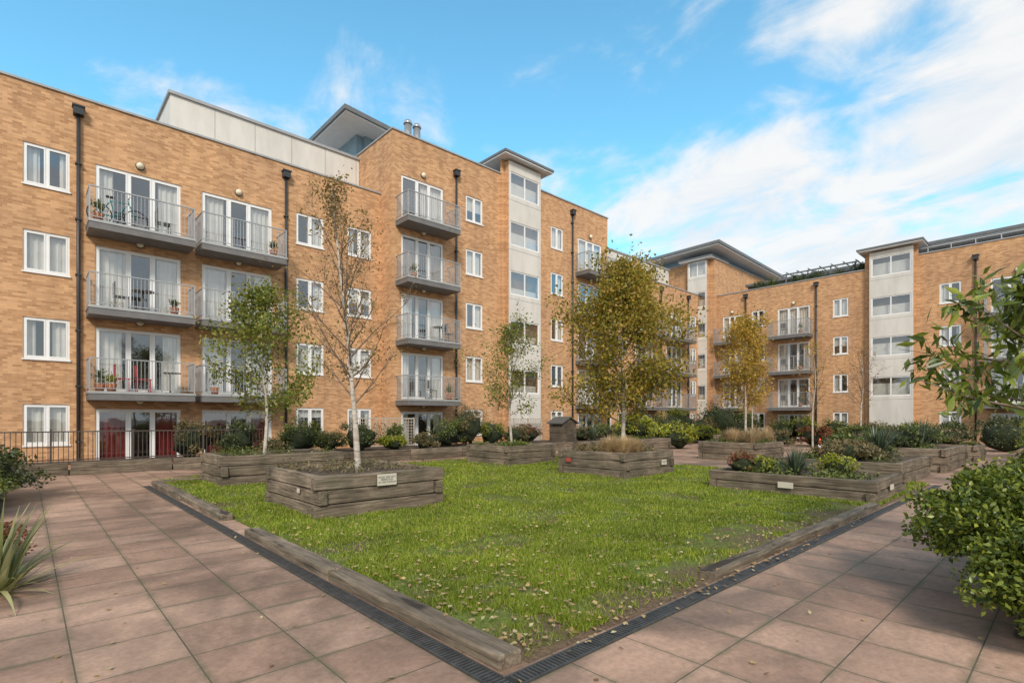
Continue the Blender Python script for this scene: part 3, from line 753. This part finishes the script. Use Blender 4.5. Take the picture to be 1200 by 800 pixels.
# trellis
def trellis(x0, x1, ty, z0, z1):
    mb = MB()
    mb.box(x0, x1, ty, ty + 0.04, z1 - 0.05, z1); mb.box(x0, x1, ty, ty + 0.04, z0, z0 + 0.05)
    for a in (x0, (x0 + x1) / 2, x1 - 0.05): mb.box(a, a + 0.05, ty - 0.01, ty + 0.05, z0, z1 + 0.02)
    for a in np.arange(x0 + 0.12, x1, 0.13): mb.box(a, a + 0.022, ty + 0.005, ty + 0.015, z0 + 0.05, z1 - 0.05)
    for a in np.arange(z0 + 0.12, z1 - 0.06, 0.13): mb.box(x0, x1, ty + 0.016, ty + 0.026, a, a + 0.022)
    mb.build('trellis_panel', [M['trellis']])
trellis(9.9, 12.8, 20.3, 0.4, 1.62); trellis(19.4, 21.6, 20.9, 0.4, 1.6)

# garden shed
mb = MB(); sx, sy = 20.7, 18.5
for i in range(9): mb.box(sx - 0.55, sx + 0.55, sy - 0.45, sy + 0.45, 0.37 + i * 0.11, 0.37 + i * 0.11 + 0.104, 0)
mb.face([(sx - 0.55, sy - 0.45, 1.36), (sx + 0.55, sy - 0.45, 1.36), (sx, sy - 0.45, 1.62)], 0); mb.face([(sx - 0.55, sy + 0.45, 1.36), (sx + 0.55, sy + 0.45, 1.36), (sx, sy + 0.45, 1.62)], 0)
for s in (-1, 1):
    mb.hexa([(sx, sy - 0.55, 1.64), (sx + s * 0.67, sy - 0.55, 1.31), (sx + s * 0.67, sy + 0.55, 1.31), (sx, sy + 0.55, 1.64),
             (sx, sy - 0.55, 1.69), (sx + s * 0.67, sy - 0.55, 1.36), (sx + s * 0.67, sy + 0.55, 1.36), (sx, sy + 0.55, 1.69)], 1)
mb.box(sx - 0.28, sx + 0.28, sy - 0.475, sy - 0.452, 0.42, 1.3, 0); mb.box(sx + 0.2, sx + 0.24, sy - 0.5, sy - 0.476, 0.8, 0.9, 1)
mb.build('garden_shed', [M['woodz'], M['shedroof']])

# signs on planters
def plate(name, x0, x1, y, z0, z1, text=None, mat='sign', ts=0.05):
    e = empty(name, ((x0 + x1) / 2, y, (z0 + z1) / 2))
    mb = MB(); mb.box(x0, x1, y - 0.012, y, z0, z1)
    for a in (x0 + 0.015, x1 - 0.015):
        for b in (z0 + 0.015, z1 - 0.015): mb.tube([(a, y - 0.012, b), (a, y - 0.015, b)], 0.006, 6)
    mb.build('plate', [M[mat]], e, bevel=0.003)
    if text:
        cu = bpy.data.curves.new('lettering', 'FONT'); cu.body = text; cu.size = ts; cu.extrude = 0.0008; cu.align_x = 'CENTER'; cu.align_y = 'CENTER'
        cu.space_line = 0.95
        o = bpy.data.objects.new('lettering', cu); cu.materials.append(M['ink']); COL.objects.link(o)
        o.parent = e; o.location = (0, -0.0135, 0); o.rotation_euler = (math.radians(90), 0, 0)
plate('notice_sign', 4.33, 4.69, 8.02, 0.47, 0.66, 'DOGS ARE NOT\nPERMITTED\nIN THE PODIUM', ts=0.045)
plate('small_plaque', 13.1, 13.35, 8.02, 0.3, 0.44, 'PLEASE KEEP\nOFF', ts=0.04)
plate('small_plaque', 12.4, 12.65, 2.56, 0.2, 0.3)
def plateX(name, x, y0, y1, z0, z1, mat):
    mb = MB(); mb.box(x - 0.012, x, y0, y1, z0, z1); mb.tube([(x - 0.016, y0 + 0.02, z1 - 0.02), (x - 0.012, y0 + 0.02, z1 - 0.02)], 0.007, 6)
    mb.build(name, [M[mat]], bevel=0.003)
plateX('red_notice_sign', 11.42, 9.9, 10.08, 0.36, 0.48, 'redsign')
plateX('small_plaque', 11.47, 4.0, 4.3, 0.17, 0.29, 'sign')
plateX('small_plaque', 3.30, 8.7, 8.8, 0.38, 0.45, 'sign')

# cones
for (cx, cy) in ((25.8, 7.9), (27.2, 7.2)):
    mb = MB(); mb.box(cx - 0.19, cx + 0.19, cy - 0.19, cy + 0.19, 0.002, 0.04, 0)
    mb.tube([(cx, cy, 0.04), (cx, cy, 0.3)], [0.15, 0.095], 16, 0); mb.tube([(cx, cy, 0.3), (cx, cy, 0.45)], [0.097, 0.07], 16, 1); mb.tube([(cx, cy, 0.45), (cx, cy, 0.72)], [0.069, 0.025], 16, 0)
    mb.build('traffic_cone', [M['cone'], M['conew']])

# ---------------------------------------------------------------- PLANTS
def shrub(name, c, rx, ry, h, mat, n=1800, size=0.09, z0=0.0, aspect=0.55, clumps=None, sub=0.34, core=0.66):
    e = empty(name, (c[0], c[1], z0))
    cz = z0 + h * 0.5; rz = h * 0.5
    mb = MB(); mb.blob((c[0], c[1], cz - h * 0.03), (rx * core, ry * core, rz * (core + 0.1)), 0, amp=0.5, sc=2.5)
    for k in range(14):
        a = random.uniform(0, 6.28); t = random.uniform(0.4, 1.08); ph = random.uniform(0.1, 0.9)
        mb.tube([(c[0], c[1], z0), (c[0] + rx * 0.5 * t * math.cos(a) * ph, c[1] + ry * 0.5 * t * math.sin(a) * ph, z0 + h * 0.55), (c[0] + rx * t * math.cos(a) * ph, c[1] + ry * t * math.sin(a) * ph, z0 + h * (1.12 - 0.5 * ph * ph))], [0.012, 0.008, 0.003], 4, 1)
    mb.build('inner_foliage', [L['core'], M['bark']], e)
    K = clumps or 26
    d = unit(rng.normal(size=(K, 3))); d[:, 2] = np.where(d[:, 2] < -0.5, -d[:, 2], d[:, 2])
    rad = rng.uniform(0.6, 1.08, K)[:, None]
    cc = np.array([c[0], c[1], cz]) + d * rad * np.array([rx, ry, rz])
    ii = rng.integers(0, K, n); cs = rng.uniform(0.5, 1.3, K)
    dd = unit(rng.normal(size=(n, 3))) * (rng.random(n) ** 0.4)[:, None]
    P = cc[ii] + dd * np.array([rx, ry, rz]) * sub * cs[ii][:, None]
    P[:, 2] = np.maximum(P[:, 2], z0 + 0.03)
    V, F = leaf_geo(P, size, aspect, up=0.7)
    fast('leaves', V, F, [L[mat]], e)

def strips(mb, base, n, length, width, spread, droop, mat=0, seg=5, brad=0.08):
    for i in range(n):
        a = random.uniform(0, 2 * math.pi); el = math.radians(max(4, 90 - abs(random.gauss(0, spread)))); ln = length * random.uniform(0.55, 1.1)
        p = Vector(base) + Vector((math.cos(a), math.sin(a), 0)) * random.uniform(0, brad)
        d = Vector((math.cos(a) * math.cos(el), math.sin(a) * math.cos(el), math.sin(el))); sd = Vector((-math.sin(a), math.cos(a), 0))
        dr = droop * random.uniform(0.4, 1.4); b = len(mb.v)
        for k in range(seg + 1):
            t = k / seg; w = width * 0.5 * (0.6 + 0.4 * math.sin(math.pi * min(1, t * 1.3))) * (1 - t ** 3) + 0.0006
            mb.v.append(tuple(p - sd * w)); mb.v.append(tuple(p + sd * w))
            p = p + d * (ln / seg); d = (d + Vector((0, 0, -dr / seg)) + Vector((math.cos(a), math.sin(a), 0)) * (dr * 0.3 / seg)).normalized()
        for k in range(seg): mb.f.append((b + 2 * k, b + 2 * k + 1, b + 2 * k + 3, b + 2 * k + 2)); mb.m.append(mat); mb.sm.append(True)
def spiky(name, base, n, length, width, spread, droop, mat, brad=0.08):
    mb = MB(); strips(mb, base, n, length, width, spread, droop, brad=brad); return mb.build(name, [L[mat]])

def grow(mb, p, d, length, r, seg, curve, wob, anchors=None, astart=0.4, mat=0, sides=5):
    pts = [Vector(p)]; rad = [r]; d = Vector(d).normalized()
    for k in range(seg):
        d = (d + Vector((random.gauss(0, wob), random.gauss(0, wob), curve + random.gauss(0, wob)))).normalized()
        pts.append(pts[-1] + d * (length / seg)); rad.append(r * (1 - 0.85 * (k + 1) / seg))
    mb.tube(pts, rad, sides, mat, cap=False)
    if anchors is not None:
        for k in range(seg):
            for t in (0.25, 0.75):
                if (k + t) / seg > astart: anchors.append(pts[k].lerp(pts[k + 1], t))
    return pts, d
def tree(name, trunk, r0, crown0, wid, mat, nleaf, lsize, nbr=26, bark='birch', elev=50, jitter=0.1, sub=5, lens=0.5, asp=0.65, td=0.5, pw=1.5, prof0=0.22):
    e = empty(name, trunk[0]); mb = MB(); tp = [Vector(p) for p in trunk]
    def at(t):
        q = t * (len(tp) - 1); i = min(int(q), len(tp) - 2); f = q - i
        p0 = tp[max(i - 1, 0)]; p1 = tp[i]; p2 = tp[i + 1]; p3 = tp[min(i + 2, len(tp) - 1)]
        return 0.5 * ((2 * p1) + (p2 - p0) * f + (2 * p0 - 5 * p1 + 4 * p2 - p3) * f * f + (3 * p1 - p0 - 3 * p2 + p3) * f ** 3)
    N = 16; pts = [at(i / N) for i in range(N + 1)]
    mb.tube(pts, [r0 * (1 - 0.9 * (i / N) ** 0.9) + 0.004 for i in range(N + 1)], 9, 0)
    anchors = []
    for b in range(nbr):
        u = (b + random.random()) / nbr; t = crown0 + (0.98 - crown0) * u; p = at(t)
        prof = math.sin(math.pi * min(1, prof0 + (1 - prof0) * u) ** 0.9) * 0.9 + 0.12
        a = b * 2.4 + random.uniform(-0.6, 0.6); el = math.radians(elev + 18 * u + random.uniform(-12, 12))
        d = Vector((math.cos(a) * math.cos(el), math.sin(a) * math.cos(el), math.sin(el)))
        ln = wid * prof * random.uniform(0.7, 1.3) / max(0.45, math.cos(el)); rb = r0 * 0.33 * (1 - 0.65 * u)
        bp, bd = grow(mb, p, d, ln, rb, 5, 0.02, 0.09, anchors, 0.5, 1)
        for s in range(sub):
            k = random.randint(1, 4); a2 = random.uniform(0, 2 * math.pi)
            d2 = ((bp[k + 1] - bp[k]).normalized() + Vector((math.cos(a2), math.sin(a2), random.uniform(-0.3, 0.5))) * 0.8)
            sp, sd = grow(mb, bp[k], d2, ln * random.uniform(0.3, 0.6) * lens * 1.6, rb * 0.4, 4, -0.03, 0.14, anchors, 0.15, 1, 4)
            for s2 in range(2):
                kk = random.randint(1, 3); a3 = random.uniform(0, 6.3)
                grow(mb, sp[kk], (sp[kk + 1] - sp[kk]).normalized() + Vector((math.cos(a3), math.sin(a3), random.uniform(-0.4, 0.3))) * 0.9, ln * 0.2 * lens * 1.6, rb * 0.2, 3, -0.05, 0.15, anchors, 0.0, 1, 3)
    mb.build('trunk_and_branches', [M[bark], M['bark']], e)
    A = np.array([tuple(q) for q in anchors])
    wgt = rng.random(len(A)) ** pw; wgt /= wgt.sum()
    ii = rng.choice(len(A), nleaf, p=wgt)
    P = A[ii] + rng.normal(0, jitter, (nleaf, 3))
    V, F = leaf_geo(P, lsize, asp, up=0.2, tdown=td)
    fast('leaves', V, F, [L[mat]], e)

tree('birch_tree', [(4.6, 9.25, 0.6), (4.55, 9.3, 1.7), (4.45, 9.35, 3.0), (4.33, 9.45, 4.4), (4.22, 9.55, 5.9)], 0.062, 0.28, 0.9, 'birchbrown', 3200, 0.052, nbr=36, elev=46, jitter=0.06, sub=6)
tree('birch_tree', [(4.55, 14.4, 0.6), (4.6, 14.35, 1.8), (4.5, 14.45, 3.2), (4.5, 14.4, 4.75)], 0.05, 0.22, 1.15, 'green', 7500, 0.085, nbr=28, elev=36, jitter=0.13, pw=2.2)
tree('birch_tree', [(12.9, 14.0, 0.6), (12.85, 14.05, 2.0), (12.9, 14.0, 3.2), (12.85, 14.0, 4.7)], 0.05, 0.25, 1.25, 'green', 3800, 0.085, nbr=26, elev=38, jitter=0.14, pw=2.0)
tree('birch_tree', [(12.8, 9.1, 0.6), (12.82, 9.1, 2.0), (12.8, 9.12, 3.8), (12.88, 9.05, 5.8)], 0.07, 0.2, 1.6, 'golden', 23000, 0.1, nbr=40, elev=34, jitter=0.17, sub=7, pw=1.8, prof0=0.33)
tree('birch_tree', [(29.1, 12.6, 0.6), (29.1, 12.6, 2.5), (29.0, 12.6, 4.5), (29.1, 12.6, 6.6)], 0.07, 0.22, 1.4, 'yellow', 7500, 0.13, nbr=28, elev=42, jitter=0.18, pw=2.0)
tree('birch_tree', [(29.3, 9.3, 0.0), (29.3, 9.3, 2.0), (29.4, 9.2, 3.5), (29.3, 9.3, 5.2)], 0.05, 0.3, 0.9, 'yellow', 420, 0.09, nbr=26, elev=50, jitter=0.1)
tree('birch_tree', [(30.1, 7.4, 0.5), (30.1, 7.4, 2.0), (30.1, 7.3, 3.2), (30.2, 7.4, 4.8)], 0.05, 0.3, 0.9, 'birchbrown', 420, 0.08, nbr=26, elev=52, jitter=0.1)
tree('birch_tree', [(34.5, 14.5, 0.0), (34.5, 14.5, 2.0), (34.5, 14.4, 3.8), (34.5, 14.5, 5.3)], 0.05, 0.3, 1.1, 'yellow', 1600, 0.11, nbr=22, elev=46, jitter=0.13)
# evergreen tree standing just outside the view on the right, its branches reach in
tree('loquat_tree', [(7.95, -0.12, 0.0), (7.95, -0.05, 0.9), (7.9, 0.1, 1.8), (7.85, 0.3, 2.9)], 0.07, 0.55, 1.35, 'shrubnear', 1700, 0.19, nbr=15, bark='bark', elev=8, jitter=0.07, sub=4, asp=0.3, td=0.9, prof0=0.35)

bed = [(4.1, 20.2, 0.8, 1.2, 'olive'), (5.4, 20.0, 0.8, 1.15, 'dark'), (7.2, 18.9, 0.9, 1.1, 'mid'), (8.5, 19.6, 0.6, 0.7, 'olive'), (9.4, 18.7, 0.8, 1.05, 'dark'), (10.7, 18.6, 0.6, 0.55, 'lime'),
       (12.2, 18.5, 0.65, 0.6, 'olive'), (13.6, 19.0, 0.9, 1.15, 'mid'), (15.0, 19.4, 1.1, 1.65, 'olive'), (16.4, 19.2, 0.8, 1.1, 'green'), (17.7, 19.0, 0.8, 0.85, 'olive'), (18.9, 19.3, 0.8, 0.9, 'red'),
       (22.6, 18.8, 0.9, 0.8, 'olive'), (24.3, 18.8, 1.0, 0.9, 'mid'), (6.2, 18.4, 0.5, 0.5, 'olive'), (11.4, 19.6, 0.4, 0.9, 'mid')]
for (x, y, rr, h, m) in bed:
    shrub('garden_shrub', (x, y), rr, rr * 0.8, h, m, 2000, 0.08, z0=0.28 if x < 6 else 0.36)
far = [(26.5, 18.5, 1.3, 1.3, 'olive'), (28.8, 19.0, 1.3, 1.9, 'dark'), (31.2, 19.0, 1.4, 1.6, 'mid'), (34, 19.5, 1.5, 2.2, 'green'), (36.6, 19.3, 1.4, 1.7, 'olive'), (39.0, 19.0, 1.7, 2.7, 'dark'), (41.3, 18.0, 1.5, 2.1, 'mid'),
       (37.5, 16.2, 1.2, 1.5, 'dark'), (33.0, 16.8, 1.1, 1.1, 'lime'), (41.5, 15.0, 1.2, 1.5, 'mid'), (25.2, 14.5, 1.1, 1.3, 'lime'), (24.3, 15.6, 0.9, 1.0, 'mid'), (31.8, 12.0, 0.9, 0.9, 'olive'), (33.5, 10.5, 0.9, 1.1, 'red')]
for (x, y, rr, h, m) in far: shrub('garden_shrub', (x, y), rr, rr, h, m, 1500, 0.14)
for y in np.arange(-1, 14, 2.1): shrub('garden_hedge', (41.2 + random.uniform(-0.3, 0.3), y), 1.0, 1.1, random.uniform(1.1, 1.8), random.choice(['dark', 'mid', 'green', 'olive']), 1000, 0.15)
shrub('lime_shrub', (20.9, 14.2), 1.0, 1.0, 1.2, 'lime', 1900, 0.12, z0=0.6)
rt = [(16.0, 4.2, 0.8, 0.55, 'olive', 0.45), (17.6, 4.4, 0.8, 0.7, 'mid', 0.45), (20.8, 4.2, 0.9, 0.7, 'dark', 0.6), (22.4, 4.0, 0.9, 0.75, 'mid', 0.6), (26.4, 3.8, 0.8, 0.7, 'olive', 0.5), (29.2, 7.1, 0.9, 0.7, 'mid', 0.5), (21.2, 9.6, 0.6, 0.5, 'olive', 0.6),
      (20.5, 0.2, 1.2, 1.35, 'green', 0.0), (23.0, -0.2, 1.4, 1.6, 'dark', 0.0), (18.4, -0.7, 1.0, 1.1, 'olive', 0), (26.5, 0.2, 1.5, 1.6, 'dark', 0), (30.5, 0.5, 1.5, 1.7, 'mid', 0), (15.0, -1.2, 1.1, 1.3, 'dark', 0), (33.5, 5.5, 1.2, 1.3, 'mid', 0), (34.5, 2.5, 1.3, 1.5, 'dark', 0), (36.0, 8.5, 1.2, 1.4, 'olive', 0)]
for (x, y, rr, h, m, z) in rt: shrub('garden_shrub', (x, y), rr, rr, h, m, 1700, 0.095, z0=z)
shrub('garden_shrub', (12.0, 5.3), 0.38, 0.38, 0.42, 'red', 700, 0.07, z0=0.36)
shrub('garden_shrub', (12.2, 4.9), 0.35, 0.3, 0.35, 'lime', 500, 0.07, z0=0.36)
shrub('garden_shrub', (12.9, 3.6), 0.38, 0.35, 0.45, 'lime', 700, 0.07, z0=0.36)
shrub('garden_shrub', (12.8, 5.0), 0.4, 0.35, 0.3, 'mid', 600, 0.07, z0=0.36)
# left foreground
shrub('garden_shrub', (-0.75, 14.2), 0.9, 1.0, 1.05, 'dark', 5000, 0.075)
shrub('garden_shrub', (-0.85, 12.3), 0.7, 0.9, 0.75, 'mid', 3500, 0.075)
shrub('garden_shrub', (-1.2, 16.5), 1.0, 1.0, 1.2, 'dark', 2500, 0.085)
shrub('barberry_shrub', (-0.35, 7.75), 0.38, 0.45, 0.5, 'red', 2400, 0.045)
spiky('flax_plant', (-0.2, 6.78, 0.0), 80, 0.85, 0.045, 50, 0.7, 'flax', 0.12)
spiky('flax_plant', (-0.6, 9.6, 0.0), 70, 0.95, 0.05, 40, 0.8, 'flaxd', 0.12)
# spiky plants / grasses on the right
spiky('flax_plant', (12.3, 4.25, 0.36), 130, 0.68, 0.035, 42, 0.5, 'flaxd', 0.1)
spiky('flax_plant', (17.0, 3.8, 0.5), 120, 1.0, 0.05, 38, 0.5, 'flaxd', 0.12)
spiky('flax_plant', (21.5, 3.6, 0.6), 120, 1.1, 0.05, 38, 0.5, 'flaxd', 0.12)
spiky('flax_plant', (22.6, 18.0, 0.4), 80, 1.0, 0.05, 35, 0.5, 'flaxd', 0.12)
for (x, y, z, l) in ((11.8, 8.4, 0.6, 0.56), (12.1, 8.5, 0.6, 0.54), (11.85, 8.85, 0.6, 0.56), (12.4, 8.45, 0.6, 0.48), (20.1, 8.5, 0.6, 0.65), (20.9, 8.7, 0.6, 0.7), (21.5, 8.5, 0.6, 0.65), (20.4, 9.3, 0.6, 0.65)):
    spiky('ornamental_grass', (x, y, z), 560, l, 0.015, 26, 0.6, 'straw', 0.16)
spiky('yucca_plant', (44.9, 17.3, 12.2), 90, 1.1, 0.09, 50, 0.6, 'mid', 0.2)
spiky('yucca_plant', (45.2, 12.6, 12.2), 70, 1.0, 0.08, 45, 0.6, 'mid', 0.2)
for y in (18.4, 14.1, 15.3, 11.0): shrub('terrace_shrub', (45.0, y), 0.6, 0.7, 0.8, 'dark', 500, 0.12, z0=12.15)
def laurel(c, rx, ry, h, n, size, z0=0.1):
    shrub('laurel_shrub', c, rx, ry, h, 'shrubnear', n, size, z0=z0, aspect=0.6, clumps=110, sub=0.25, core=0.62)
laurel((6.3, 0.22), 0.88, 0.85, 1.12, 28000, 0.05, 0.06)
laurel((5.38, 0.06), 0.62, 0.55, 0.8, 16000, 0.046, 0.02)
laurel((7.6, -0.1), 1.0, 0.9, 1.15, 12000, 0.055)
laurel((9.6, -0.3), 1.1, 0.9, 1.0, 6000, 0.06)

# ---------------------------------------------------------------- BALCONY ITEMS
def bicycle(c):
    mb = MB(); x, y, z = c; R = 0.33
    for dx in (-0.5, 0.5):
        mb.tube([(x + dx + R * math.cos(t), y, z + R + R * math.sin(t)) for t in np.linspace(0, 2 * math.pi, 24, endpoint=False)], 0.02, 6, 0, closed=True)
        for t in np.linspace(0, math.pi, 6, endpoint=False):
            mb.tube([(x + dx + R * math.cos(t), y, z + R + R * math.sin(t)), (x + dx - R * math.cos(t), y, z + R - R * math.sin(t))], 0.003, 3, 2)
    A = (x - 0.5, y, z + R); Bq = (x - 0.08, y, z + 0.3); C = (x - 0.2, y, z + 0.82); D = (x + 0.3, y, z + 0.85); E = (x + 0.5, y, z + R)
    for p, q in ((A, Bq), (A, C), (Bq, C), (C, D), (Bq, D), (D, E)): mb.tube([p, q], 0.018, 6, 1)
    mb.tube([D, (x + 0.27, y, z + 0.98)], 0.015, 6, 1); mb.tube([(x + 0.3, y - 0.26, z + 1.0), (x + 0.27, y, z + 0.98), (x + 0.3, y + 0.26, z + 1.0)], 0.014, 6, 0)
    mb.tube([C, (x - 0.22, y, z + 0.92)], 0.014, 6, 2); mb.box(x - 0.34, x - 0.1, y - 0.06, y + 0.06, z + 0.92, z + 0.97, 0)
    mb.build('bicycle', [M['black'], M['bikeblue'], M['steel']])
def chair(c, mat='greypl'):
    mb = MB(); x, y, z = c
    mb.box(x - 0.22, x + 0.22, y - 0.22, y + 0.22, z + 0.43, z + 0.46); mb.box(x - 0.22, x - 0.19, y - 0.2, y + 0.2, z + 0.5, z + 0.92)
    for a in (-0.2, 0.17):
        for b in (-0.2, 0.17): mb.box(x + a, x + a + 0.03, y + b, y + b + 0.03, z, z + 0.43)
    mb.box(x - 0.2, x - 0.18, y - 0.21, y - 0.18, z + 0.46, z + 0.92)
    mb.build('balcony_chair', [M[mat]], bevel=0.01)
def table(c):
    mb = MB(); x, y, z = c; mb.tube([(x, y, z + 0.7), (x, y, z + 0.73)], 0.33, 16); mb.tube([(x, y, z), (x, y, z + 0.7)], 0.025, 8); mb.tube([(x, y, z), (x, y, z + 0.02)], 0.2, 12)
    mb.build('balcony_table', [M['greypl']])
def pot(c, h=0.6, mat='mid'):
    x, y, z = c; e = empty('potted_plant', c); mb = MB()
    mb.tube([(x, y, z), (x, y, z + 0.26)], [0.11, 0.16], 12); mb.build('pot', [M['terracotta']], e)
    n = 160; P = np.array([x, y, z + 0.26 + h / 2]) + unit(rng.normal(size=(n, 3))) * rng.random((n, 1)) * np.array([0.2, 0.2, h / 2])
    V, F = leaf_geo(P, 0.1, 0.5); fast('leaves', V, F, [L[mat]], e)
def zz(k): return zf(k) - 0.009
bicycle((2.3, 22.1, zz(3)))
pot((1.75, 21.95, zz(3)), 0.5); chair((3.6, 22.2, zz(3)))
table((3.0, 22.1, zz(2))); chair((2.4, 22.2, zz(2))); pot((3.9, 21.95, zz(2)), 0.35)
chair((3.0, 22.1, zz(1)), 'redpl'); chair((2.4, 22.1, zz(1)), 'redpl'); pot((1.8, 22.0, zz(1)), 0.5); pot((2.1, 21.95, zz(1)), 0.35, 'lime'); table((3.8, 22.1, zz(1)))
table((6.0, 22.1, zz(2))); pot((5.2, 22.0, zz(1)), 0.8); pot((7.3, 22.0, zz(3)), 0.4); chair((6.6, 22.1, zz(1)))
table((14.7, 21.1, zz(2))); chair((15.2, 21.1, zz(2))); pot((13.2, 21.0, zz(3)), 0.5); pot((15.2, 21.0, zz(1)), 0.5); chair((14.2, 21.1, zz(1)))
pot((26.2, 21.0, zz(3)), 0.7); chair((27.2, 21.1, zz(2))); pot((34.2, 22.0, zz(1)), 0.8); pot((35.5, 22.0, zz(1)), 0.6)
for k in (1, 2, 3): pot((43.3, 14.6, zz(k)), 0.6); chair((43.4, 15.8, zz(k)))

# ---------------------------------------------------------------- LIGHT + SKY
sdir = Vector((-0.52, -0.62, 0.62)).normalized()
el = math.asin(sdir.z); az = math.atan2(sdir.x, sdir.y)
sl = bpy.data.lights.new('sun', 'SUN'); sl.energy = 3.0; sl.angle = math.radians(12); sl.color = (1.0, 0.915, 0.81)
so = bpy.data.objects.new('sun', sl); so.rotation_euler = (-sdir).to_track_quat('-Z', 'Y').to_euler(); so.location = (0, 0, 30); COL.objects.link(so)
w = bpy.data.worlds.new('World'); scene.world = w; w.use_nodes = True
nt = w.node_tree; nd = nt.nodes; lk = nt.links; bg = nd['Background']
sky = nd.new('ShaderNodeTexSky'); sky.sky_type = 'NISHITA'; sky.sun_disc = False; sky.sun_elevation = el; sky.sun_rotation = az % (2 * math.pi); sky.air_density = 1.0; sky.dust_density = 0.6; sky.ozone_density = 1.5
def mathn(op, a, b=None, c=None, clamp=False):
    m = nd.new('ShaderNodeMath'); m.operation = op; m.use_clamp = clamp
    for i, v in enumerate((a, b, c)):
        if v is None: continue
        if hasattr(v, 'links'): lk.new(v, m.inputs[i])
        else: m.inputs[i].default_value = v
    return m.outputs[0]
tc = nd.new('ShaderNodeTexCoord'); sp = nd.new('ShaderNodeSeparateXYZ'); lk.new(tc.outputs['Generated'], sp.inputs[0])
zp = mathn('ADD', mathn('MAXIMUM', sp.outputs[2], 0.0), 0.22)
cb = nd.new('ShaderNodeCombineXYZ'); lk.new(mathn('DIVIDE', sp.outputs[0], zp), cb.inputs[0]); lk.new(mathn('DIVIDE', sp.outputs[1], zp), cb.inputs[1])
def wnoise(scale, detail, rough, dist, vec, off=(0, 0, 0), sc=(1, 1, 1)):
    mp = nd.new('ShaderNodeMapping'); mp.inputs['Location'].default_value = off; mp.inputs['Scale'].default_value = sc; lk.new(vec, mp.inputs[0])
    n = nd.new('ShaderNodeTexNoise'); n.inputs['Scale'].default_value = scale; n.inputs['Detail'].default_value = detail; n.inputs['Roughness'].default_value = rough; n.inputs['Distortion'].default_value = dist
    lk.new(mp.outputs[0], n.inputs['Vector']); return n.outputs['Fac']
n1 = wnoise(2.1, 8, 0.55, 0.3, cb.outputs[0], (3.1, 1.7, 0)); n2 = wnoise(4.6, 8, 0.6, 0.5, cb.outputs[0], (7, 2, 0), (1, 0.7, 1))
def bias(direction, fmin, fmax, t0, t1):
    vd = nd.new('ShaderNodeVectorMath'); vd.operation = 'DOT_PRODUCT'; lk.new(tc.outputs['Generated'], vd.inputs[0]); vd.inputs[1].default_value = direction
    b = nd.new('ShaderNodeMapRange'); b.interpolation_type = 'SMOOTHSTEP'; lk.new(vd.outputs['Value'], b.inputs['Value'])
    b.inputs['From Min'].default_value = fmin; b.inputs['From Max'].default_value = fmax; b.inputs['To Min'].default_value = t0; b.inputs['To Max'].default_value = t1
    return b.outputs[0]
big = bias((0.955, 0.05, 0.29), 0.80, 1.0, -0.01, 0.17)
fill_clouds = bias((-0.62, -0.67, 0.40), -0.1, 0.5, 0.0, 0.28)   # unseen clouds added behind the camera to neutralise the cyan fill light
lowc = nd.new('ShaderNodeMapRange'); lk.new(sp.outputs[2], lowc.inputs['Value']); lowc.inputs['From Min'].default_value = 0.0; lowc.inputs['From Max'].default_value = 0.5; lowc.inputs['To Min'].default_value = 0.27; lowc.inputs['To Max'].default_value = -0.01
n1c = mathn('MULTIPLY_ADD', mathn('SUBTRACT', mathn('MULTIPLY_ADD', n2, 0.45, mathn('MULTIPLY', n1, 0.55)), 0.5), 1.5, 0.5)
sm = mathn('ADD', mathn('ADD', mathn('ADD', n1c, big), lowc.outputs[0]), fill_clouds)
cr = nd.new('ShaderNodeMapRange'); cr.interpolation_type = 'SMOOTHSTEP'; lk.new(sm, cr.inputs['Value']); cr.inputs['From Min'].default_value = 0.50; cr.inputs['From Max'].default_value = 0.78; cr.inputs['To Max'].default_value = 0.94
tint = nd.new('ShaderNodeMix'); tint.data_type = 'RGBA'; tint.blend_type = 'MULTIPLY'; tint.inputs[0].default_value = 1
lk.new(sky.outputs[0], tint.inputs[6]); tint.inputs[7].default_value = (1.4, 2.45, 2.3, 1)
cc = nd.new('ShaderNodeValToRGB'); cc.color_ramp.elements[0].position = 0.35; cc.color_ramp.elements[0].color = (0.80, 0.86, 0.92, 1); cc.color_ramp.elements[1].position = 0.6; cc.color_ramp.elements[1].color = (0.98, 0.98, 0.98, 1); lk.new(n2, cc.inputs[0])
sc = nd.new('ShaderNodeMix'); sc.data_type = 'RGBA'; sc.blend_type = 'MULTIPLY'; sc.inputs[0].default_value = 1; lk.new(cc.outputs[0], sc.inputs[6]); sc.inputs[7].default_value = (7.6, 7.5, 7.4, 1)
sc.clamp_result = False
mx = nd.new('ShaderNodeMix'); mx.data_type = 'RGBA'; lk.new(cr.outputs[0], mx.inputs[0]); lk.new(tint.outputs[2], mx.inputs[6]); lk.new(sc.outputs[2], mx.inputs[7])
lk.new(mx.outputs[2], bg.inputs['Color']); bg.inputs['Strength'].default_value = 0.13

# ---------------------------------------------------------------- CAMERA
cam = bpy.data.cameras.new('camera'); co = bpy.data.objects.new('camera', cam); COL.objects.link(co)
cam.sensor_width = 36; cam.lens = 18.54; cam.shift_y = 0.075; cam.clip_end = 3000; cam.clip_start = 0.05
co.location = (0, 0, 1.6); co.rotation_euler = (math.radians(90), 0, math.radians(-42.7))
scene.camera = co
scene.view_settings.view_transform = 'Standard'; scene.view_settings.look = 'None'; scene.view_settings.exposure = 0
